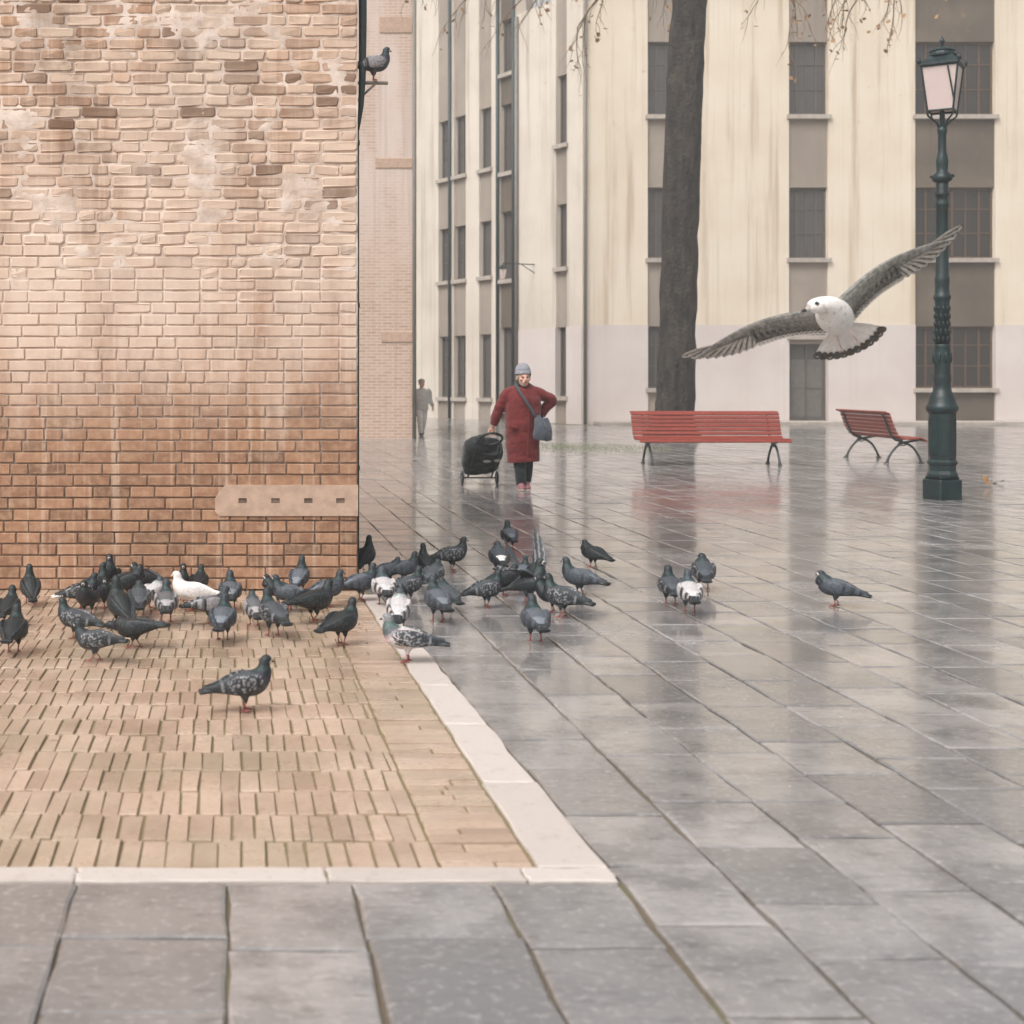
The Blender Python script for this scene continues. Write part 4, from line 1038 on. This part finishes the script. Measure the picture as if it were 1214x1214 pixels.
# ------------------------------------------------------------------ people
def cap(pts, rad, sub=4, n=12, side=None):
    return loft([(Vector(p), r if not isinstance(r, tuple) else r[0], r if not isinstance(r, tuple) else r[1]) for p, r in zip(pts, rad)], n, sub, side)[:2]
def head_shapes(c, s=1.0, yaw=0):
    """face looks toward -Y; c = head centre"""
    T = Matrix.Translation(c) @ Matrix.Rotation(yaw, 4, 'Z') @ Matrix.Scale(s, 4)
    L = [ball((0, .012, .03), (.072, .088, .085)), ball((0, -.018, -.035), (.058, .066, .072)), ball((0, -.045, -.075), (.034, .034, .026)), ball((0, -.072, .018), (.045, .02, .022)),
         ball((.038, -.058, -.018), (.025, .024, .022)), ball((-.038, -.058, -.018), (.025, .024, .022)), ball((.074, .01, -.005), (.010, .018, .03)), ball((-.074, .01, -.005), (.010, .018, .03)),
         ball((0, -.083, -.058), (.026, .012, .010)), ball((0, -.080, -.048), (.022, .014, .008))]
    L.append(cap([(0, -.082, .022), (0, -.094, -.005), (0, -.106, -.022), (0, -.092, -.032)], [.009, .011, .015, .012], 3, 8))
    return [([T @ Vector(p) for p in v], f) for v, f in L], T
def hand(wrist, fwd, palm_n, s=1.0, curl=1.0, thumb=1):
    """palm and five unequal, bent fingers; palm_n = direction the palm faces"""
    w_ = Vector(wrist); f_ = Vector(fwd).normalized(); n_ = Vector(palm_n); n_ = (n_ - f_ * n_.dot(f_)).normalized(); sd_ = f_.cross(n_) * thumb
    out = [cap([w_ - f_ * .02, w_ + f_ * .03, w_ + f_ * .075], [(.026, .020), (.036, .016), (.038, .014)], 3, 12, side=sd_)]
    for i, (o_, L) in enumerate(((.030, .070), (.010, .078), (-.010, .072), (-.029, .058))):
        p0 = w_ + f_ * .07 + sd_ * o_; p1 = p0 + (f_ * .8 + n_ * .5 * curl).normalized() * L * .42; p2 = p1 + (f_ * .1 + n_ * curl).normalized() * L * .33; p3 = p2 + (f_ * -.5 * curl + n_ * .6).normalized() * L * .28
        out.append(cap([p0, p1, p2, p3], [.0095, .009, .0085, .007], 3, 8))
    b0 = w_ + f_ * .018 + sd_ * .028; b1 = b0 + (sd_ * .7 + f_ * .7 + n_ * .3).normalized() * .035; b2 = b1 + (f_ * .7 + n_ * .8).normalized() * .028
    out.append(cap([b0, b1, b2], [.012, .0105, .008], 3, 8))
    return [([p for p in v], f) for v, f in out]
def skin_mesh(shapes, T, voxel=.0065):
    me = remesh(shapes, voxel, 2, 'person'); at = me.color_attributes.new('Col', 'FLOAT_COLOR', 'POINT'); Ti = T.inverted(); buf = []
    for vt in me.vertices:
        p = Ti @ vt.co; c = (1, 1, 1)
        if p.y < -.05:
            for ex in (-.031, .031):
                d_ = math.hypot((p.x - ex) / 1.5, p.z - .006)
                if d_ < .012: c = (.55, .48, .48)
                if math.hypot((p.x - ex) / 2.2, p.z - .028) < .006: c = (.55, .45, .4)
            if abs(p.z + .053) < .005 and abs(p.x) < .024: c = (.55, .3, .3)
            if abs(p.x) > .025 and p.z < -.005 and p.z > -.04: c = (1, .94, .93)
        buf += [*c, 1]
    at.data.foreach_set('color', buf); me.materials.append(M['skin']); return me
def cloth(name, shapes, voxel, mat, parent, fold=.0, fs=(6, 6, 14), smooth=4):
    me = remesh(shapes, voxel, smooth, name)
    if fold:
        co = [(vt.co.copy(), vt.normal.copy()) for vt in me.vertices]
        for vt, (c, n) in zip(me.vertices, co):
            q_ = Vector((c.x * fs[0], c.y * fs[1], c.z * fs[2])); vt.co = c + n * fold * (noise.noise(q_) + .5 * noise.noise(q_ * 2.1))
    me.materials.append(mat); return link(bpy.data.objects.new(name, me), parent)

# woman in the red coat, walking toward the camera, pulling a trolley with her right hand
WP = G(620, 581); wom = empty('person', WP, R(-6))
tag(wom, 'person in long red coat and grey knit hat, one hand on hip, pulling a trolley', 'person')
HC = Vector((0, -.06, 1.445))
RS, RE, RH = Vector((-.17, 0, 1.24)), Vector((-.295, .03, 1.06)), Vector((-.375, .10, .80))
LS, LE, LH = Vector((.17, 0, 1.245)), Vector((.37, .07, 1.16)), Vector((.245, .13, .965))
hd, HT = head_shapes(HC, 1.13, R(8))
sk = hd + [cap([(0, -.02, 1.25), (0, -.03, 1.34), HC - Vector((0, -.02, .03))], [.07, .055, .05]),
           cap([(0, 0, .78), (0, 0, .95), (0, 0, 1.12), (0, 0, 1.27), (0, 0, 1.32)], [(.16, .11), (.15, .11), (.16, .12), (.16, .10), (.08, .07)], side=(1, 0, 0)),
           cap([RS, RE, RH], [.05, .042, .028]), cap([LS, LE, LH], [.05, .042, .028]),
           cap([(-.06, 0, .85), (-.05, -.02, .48), (-.03, -.04, .10)], [.08, .06, .04]), cap([(.07, 0, .85), (.06, .04, .48), (.05, .09, .12)], [.08, .06, .04]),
           cap([(-.03, -.02, .06), (-.03, -.10, .035), (-.03, -.17, .03)], [.038, .034, .025]), cap([(.05, .10, .08), (.05, .03, .045), (.05, -.03, .035)], [.038, .034, .025])]
sk += hand(RH, (-.1, .15, -1), (0, -1, -.2), 1, 1.0, 1) + hand(LH, (-.7, .35, -.45), (-.3, -.6, -.2), 1, .5, 1)
link(bpy.data.objects.new('body', skin_mesh(sk, HT)), wom)
for s in (-1, 1):
    MB().add(*ball(HT @ Vector((s * .031, -.0745, .006)), .007, 8)).build('eye', M['eye'], wom, smooth=True)
ct = [cap([(.005, .01, .36), (.0, .01, .50), (-.005, 0, .75), (0, 0, .98), (0, -.01, 1.14), (0, 0, 1.26), (0, 0, 1.335), (0, -.01, 1.375)],
          [(.205, .165), (.212, .17), (.222, .18), (.23, .175), (.228, .17), (.205, .14), (.15, .105), (.08, .075)], 5, 24, (1, 0, 0)),
      cap([(-.10, .0, 1.285), (-.175, 0, 1.245), (-.235, .01, 1.16), RE, RE * .45 + RH * .55, RH + Vector((.008, -.01, .03))], [.07, .082, .08, .072, .064, .055], 4, 16),
      cap([(.10, .0, 1.285), (.175, 0, 1.25), (.27, .03, 1.215), LE, LE * .5 + LH * .5, LH + Vector((.0, -.01, .0))], [.07, .082, .076, .070, .064, .056], 4, 16)]
coat = cloth('coat', ct, .0095, M['coat'], wom, .012, (5, 5, 10), 2)
MB().tube([(.035, -.182, 1.29), (.05, -.196, 1.1), (.05, -.198, .9), (.045, -.196, .7), (.035, -.186, .40)], [.006] * 5, 6, sub=3).build('placket', M['coat'], coat)
for s in (-1,):
    MB().bbox((s * .145 - .06, -.20, .80), (s * .145 + .06, -.165, .835), .008, mat=Matrix.Translation((-.145, -.18, .82)) @ Matrix.Rotation(R(12), 4, 'Y') @ Matrix.Translation((.145, .18, -.82))).build('pocket_flap', M['coat'], coat)
MB().add(*cap([(0, -.02, 1.34), (0, -.028, 1.365), (0, -.034, 1.392)], [(.088, .085), (.082, .082), (.074, .076)], 3, 20, (1, 0, 0))).build('collar', M['trousers'], wom, smooth=True)
tr_ = [cap([(-.06, 0, .82), (-.055, -.02, .48), (-.035, -.04, .2), (-.03, -.035, .07)], [.10, .085, .072, .066], 4, 16), cap([(.07, 0, .82), (.065, .04, .48), (.055, .08, .2), (.05, .10, .10)], [.10, .085, .072, .062], 4, 16)]
cloth('trousers', tr_, .009, M['trousers'], wom, .006, (9, 9, 16))
for (x, y, z, a) in ((-.03, -.08, .0, 0), (.05, .05, .012, R(8))):
    T = Matrix.Translation((x, y, z)) @ Matrix.Rotation(a, 4, 'X')
    v, f = cap([(0, .085, .055), (0, .03, .060), (0, -.05, .048), (0, -.11, .034), (0, -.135, .030)], [(.034, .045), (.042, .05), (.046, .040), (.042, .028), (.02, .014)], 4, 14, (1, 0, 0))
    sho = MB().add(v, f, 0, T).build('shoe', M['shoe'], wom, smooth=True)
    v, f = cap([(0, .10, .012), (0, .03, .012), (0, -.05, .012), (0, -.12, .012), (0, -.145, .016)], [(.03, .012), (.042, .012), (.049, .012), (.042, .012), (.015, .008)], 4, 12, (1, 0, 0))
    MB().add(v, f, 0, T).build('sole', M['sole'], sho, smooth=True)
ht_ = [([HT @ Vector(p) for p in v], f) for v, f in [ball((0, .028, .075), (.088, .10, .098), 18), cap([(0, .018, .015), (0, .016, .045), (0, .012, .08)], [(.089, .104), (.091, .106), (.086, .1)], 3, 20, (1, 0, 0))]]
hat = cloth('knit_hat', ht_, .007, M['hat'], wom, .003, (30, 30, 30), 3)
# cut the brim up at the forehead: remove hat vertices below the brow line
bm = bmesh.new(); bm.from_mesh(hat.data); HTi = HT.inverted()
dl = [v for v in bm.verts if (HTi @ v.co).z < .034 - .5 * (HTi @ v.co).y * .35 - .0]
bmesh.ops.delete(bm, geom=[v for v in bm.verts if (HTi @ v.co).z < (.040 if (HTi @ v.co).y < 0 else -.01 + .0)], context='VERTS'); bm.to_mesh(hat.data); bm.free()
hair = cloth('hair', [([HT @ Vector(p) for p in v], f) for v, f in [ball((.070, .015, .0), (.014, .035, .04)), ball((-.070, .015, .0), (.014, .035, .04)), ball((0, .075, -.005), (.06, .03, .05))]], .007, M['greyhair'], wom, .002, (60, 60, 20))

bagt = empty('shoulder_bag', WP + Vector((.0, 0, 0)), R(-6)); tag(bagt, 'slouchy grey cloth shoulder bag hanging across the red coat', 'bag')
cloth('pouch', [cap([(.16, -.19, .96), (.19, -.215, .86), (.20, -.225, .74), (.20, -.215, .66)], [(.035, .02), (.07, .05), (.095, .06), (.085, .045)], 4, 18, (1, 0, 0)),
                cap([(.25, -.15, .93), (.275, -.165, .80), (.295, -.165, .64)], [(.05, .04), (.075, .06), (.055, .05)], 4, 16, (1, 0, 0))], .009, M['bag'], bagt, .012, (9, 9, 5))
st = [(-.085, .02, 1.385), (-.10, -.07, 1.36), (-.07, -.145, 1.29), (.0, -.205, 1.17), (.07, -.222, 1.06), (.12, -.22, .98), (.165, -.205, .92)]
v, f, _ = loft([(Vector(p), .020, .006) for p in st], 8, 4, side=(.75, -.2, .55)); MB().add(v, f).build('strap', M['strap'], bagt, smooth=True)
st = [(-.085, .02, 1.385), (-.06, .12, 1.34), (.05, .20, 1.2), (.17, .19, 1.04), (.255, .06, .95), (.23, -.12, .92)]
v, f, _ = loft([(Vector(p), .020, .006) for p in st], 8, 4, side=(.6, .3, .55)); MB().add(v, f).build('strap', M['strap'], bagt, smooth=True)

# trolley: leaning back toward her hand
AX = G(568.5, 574.2); AX.z = 0
trl = empty('shopping_trolley', AX); tag(trl, 'black wheeled shopping trolley tilted behind the person in red', 'trolley')
hnd = (Matrix.Translation(WP) @ Matrix.Rotation(R(-6), 4, 'Z')) @ (RH + Vector((-.005, -.02, -.075))) - AX
base = Vector((0, 0, .09)); u = (hnd - base); Lf = u.length; u.normalize()
sx_ = Vector((1, 0, 0)); sx_ = (sx_ - u * sx_.dot(u)).normalized(); n3 = sx_.cross(u); n3 = n3 if n3.z > 0 else -n3
TM = Matrix(((sx_.x, u.x, n3.x, base.x), (sx_.y, u.y, n3.y, base.y), (sx_.z, u.z, n3.z, base.z), (0, 0, 0, 1)))   # local x side, y up the frame, z on the bag side
fr = MB()
for s in (-1, 1):
    fr.tube([(s * .16, .0, 0), (s * .155, Lf * .60, 0), (s * .15, Lf * .72, 0)], .012, 8, mat=TM)
fr.tube([(-.235, 0, 0), (.235, 0, 0)], .010, 8, mat=TM).tube([(-.16, .10, .0), (-.16, .08, .14), (.16, .08, .14), (.16, .10, 0)], .009, 8, mat=TM)
fr.build('frame', M['blackmetal'], trl)
hp = []
for k in range(21):
    a = math.pi * 2 * k / 20; hp.append((.148 * math.cos(a) * 1.0, Lf * .875 + .125 * Lf * math.sin(a) * 1.0, 0))
MB().tube(hp, .017, 8, mat=TM).build('handle', M['blackmetal'], trl, smooth=True)
bagm = cloth('bag', [loft([(TM @ Vector(p_), a_, b_) for p_, a_, b_ in (((0, .09, .11), .22, .10), ((-.005, .13, .11), .245, .12), ((-.015, .40, .13), .265, .14), ((-.02, .60, .13), .25, .135), ((0, .65, .11), .17, .08))], 24, 4, tuple(sx_), .65)[:2],
                     ball(TM @ Vector((-.17, .60, .16)), (.085, .10, .09)), ball(TM @ Vector((-.06, .66, .18)), (.08, .08, .08))], .011, M['black'], trl, .012, (8, 8, 8))
for x_, y_ in ((.03, .44), (.165, .46)):
    v, f = ball((0, 0, 0), (.055 if x_ < .1 else .04, .035, .008), 14); MB().add(v, f, 0, TM @ Matrix.Translation((x_, y_, -.012))).build('patch', M['patch'], bagm, smooth=True)
for s in (-1, 1):
    wh = MB(); prof = []
    cx = s * .235
    for k in range(24):
        a0_ = 2 * math.pi * k / 24
    tv = [(cx, .078 * math.cos(2 * math.pi * k / 24), .078 * math.sin(2 * math.pi * k / 24) + .09) for k in range(25)]
    wheel = MB().tube(tv, .0125, 8).build('wheel', M['tyre'], trl, smooth=True)
    rim = MB().tube([(cx - .012, 0, .09), (cx + .012, 0, .09)], .022, 10)
    for k in range(5):
        a = 2 * math.pi * k / 5; rim.tube([(cx, 0, .09), (cx, .07 * math.cos(a), .09 + .07 * math.sin(a))], .007, 6)
    rim.build('rim', M['chrome'], wheel)

# grey figure walking in the street beyond the brick house end
MP = G(499.5, 517); man = empty('person', MP, R(12)); tag(man, 'person in pale grey jacket and light trousers walking past the brown house end', 'person')
HC2 = Vector((0, -.03, 1.34)); hd, HT2 = head_shapes(HC2, 1.0, 0)
r1, r2, r3 = Vector((-.19, 0, 1.16)), Vector((-.24, .04, .93)), Vector((-.22, -.04, .73)); l1, l2, l3 = Vector((.19, 0, 1.16)), Vector((.24, -.0, .93)), Vector((.27, -.10, .75))
sk = hd + [cap([(0, 0, 1.12), (0, 0, 1.2), HC2 + Vector((0, .02, -.03))], [.07, .05, .045]), cap([(0, 0, .68), (0, 0, .85), (0, 0, 1.0), (0, 0, 1.17)], [(.14, .1), (.13, .1), (.14, .11), (.12, .08)], side=(1, 0, 0)),
           cap([r1, r2, r3], [.045, .038, .025]), cap([l1, l2, l3], [.045, .038, .025]), cap([(-.07, 0, .75), (-.07, -.10, .42), (-.06, -.12, .08)], [.07, .05, .035]), cap([(.07, 0, .75), (.08, .03, .42), (.07, .17, .13)], [.07, .05, .035])]
sk += hand(r3, (0, -.1, -1), (.9, -.2, 0), 1, .6, 1) + hand(l3, (.05, -.15, -1), (-.9, -.2, 0), 1, .6, -1)
link(bpy.data.objects.new('body', skin_mesh(sk, HT2, .008)), man)
cloth('jacket', [cap([(0, 0, .66), (0, 0, .85), (0, 0, 1.05), (0, 0, 1.16), (0, 0, 1.22)], [(.185, .14), (.19, .145), (.195, .145), (.17, .12), (.09, .085)], 4, 20, (1, 0, 0)),
                 cap([r1 + Vector((.03, 0, .0)), r1 + Vector((-.02, 0, -.04)), r2, r3 + Vector((0, 0, .02))], [.07, .07, .06, .048], 4, 14), cap([l1 + Vector((-.03, 0, 0)), l1 + Vector((.02, 0, -.04)), l2, l3 + Vector((0, 0, .02))], [.07, .07, .06, .048], 4, 14)], .012, M['greycoat'], man, .01)
cloth('trousers', [cap([(-.07, 0, .74), (-.075, -.10, .42), (-.06, -.12, .07)], [.10, .075, .06], 4, 14), cap([(.07, 0, .74), (.08, .03, .42), (.07, .16, .12)], [.10, .075, .06], 4, 14)], .012, M['paletrousers'], man, .008)
for x, y, z in ((-.06, -.15, 0), (.07, .15, .05)):
    v, f = cap([(0, .09, .05), (0, 0, .05), (0, -.09, .035), (0, -.13, .03)], [(.035, .045), (.045, .048), (.043, .032), (.02, .015)], 4, 12, (1, 0, 0)); MB().add(v, f, 0, Matrix.Translation((x, y, z))).build('shoe', M['darkshoe'], man, smooth=True)
cloth('cap', [([HT2 @ Vector(p) for p in v], f) for v, f in [ball((0, .018, .062), (.085, .10, .07), 16)]], .009, M['greyhair'], man)

# ------------------------------------------------------------------ damp winter air
for i_, (px, py) in enumerate(((1184, 574), (1169, 577))):
    rt.seed(20 + i_); lv = MB(); leaf_at((0, 0, .03), .16); o = lv.build('fallen_leaf', M['leaf'], loc=G(px, py)); tag(o, 'dry brown leaf lying on the wet flagstones beside the street lamp', 'leaf', 'fallen leaves by the lamp')
hz = MB().box((-255, -255, -1.05), (255, 255, 21)).build('haze', []); tag(hz, 'thin pale mist filling the square', 'haze', kind='stuff')
hm = bpy.data.materials.new('mist'); hm.use_nodes = True; hm.node_tree.nodes.clear()
pv = hm.node_tree.nodes.new('ShaderNodeVolumePrincipled'); ho = hm.node_tree.nodes.new('ShaderNodeOutputMaterial')
pv.inputs['Color'].default_value = (.93, .91, .89, 1); pv.inputs['Density'].default_value = .0036; pv.inputs['Anisotropy'].default_value = .2
hm.node_tree.links.new(pv.outputs[0], ho.inputs['Volume']); hz.data.materials.append(hm)
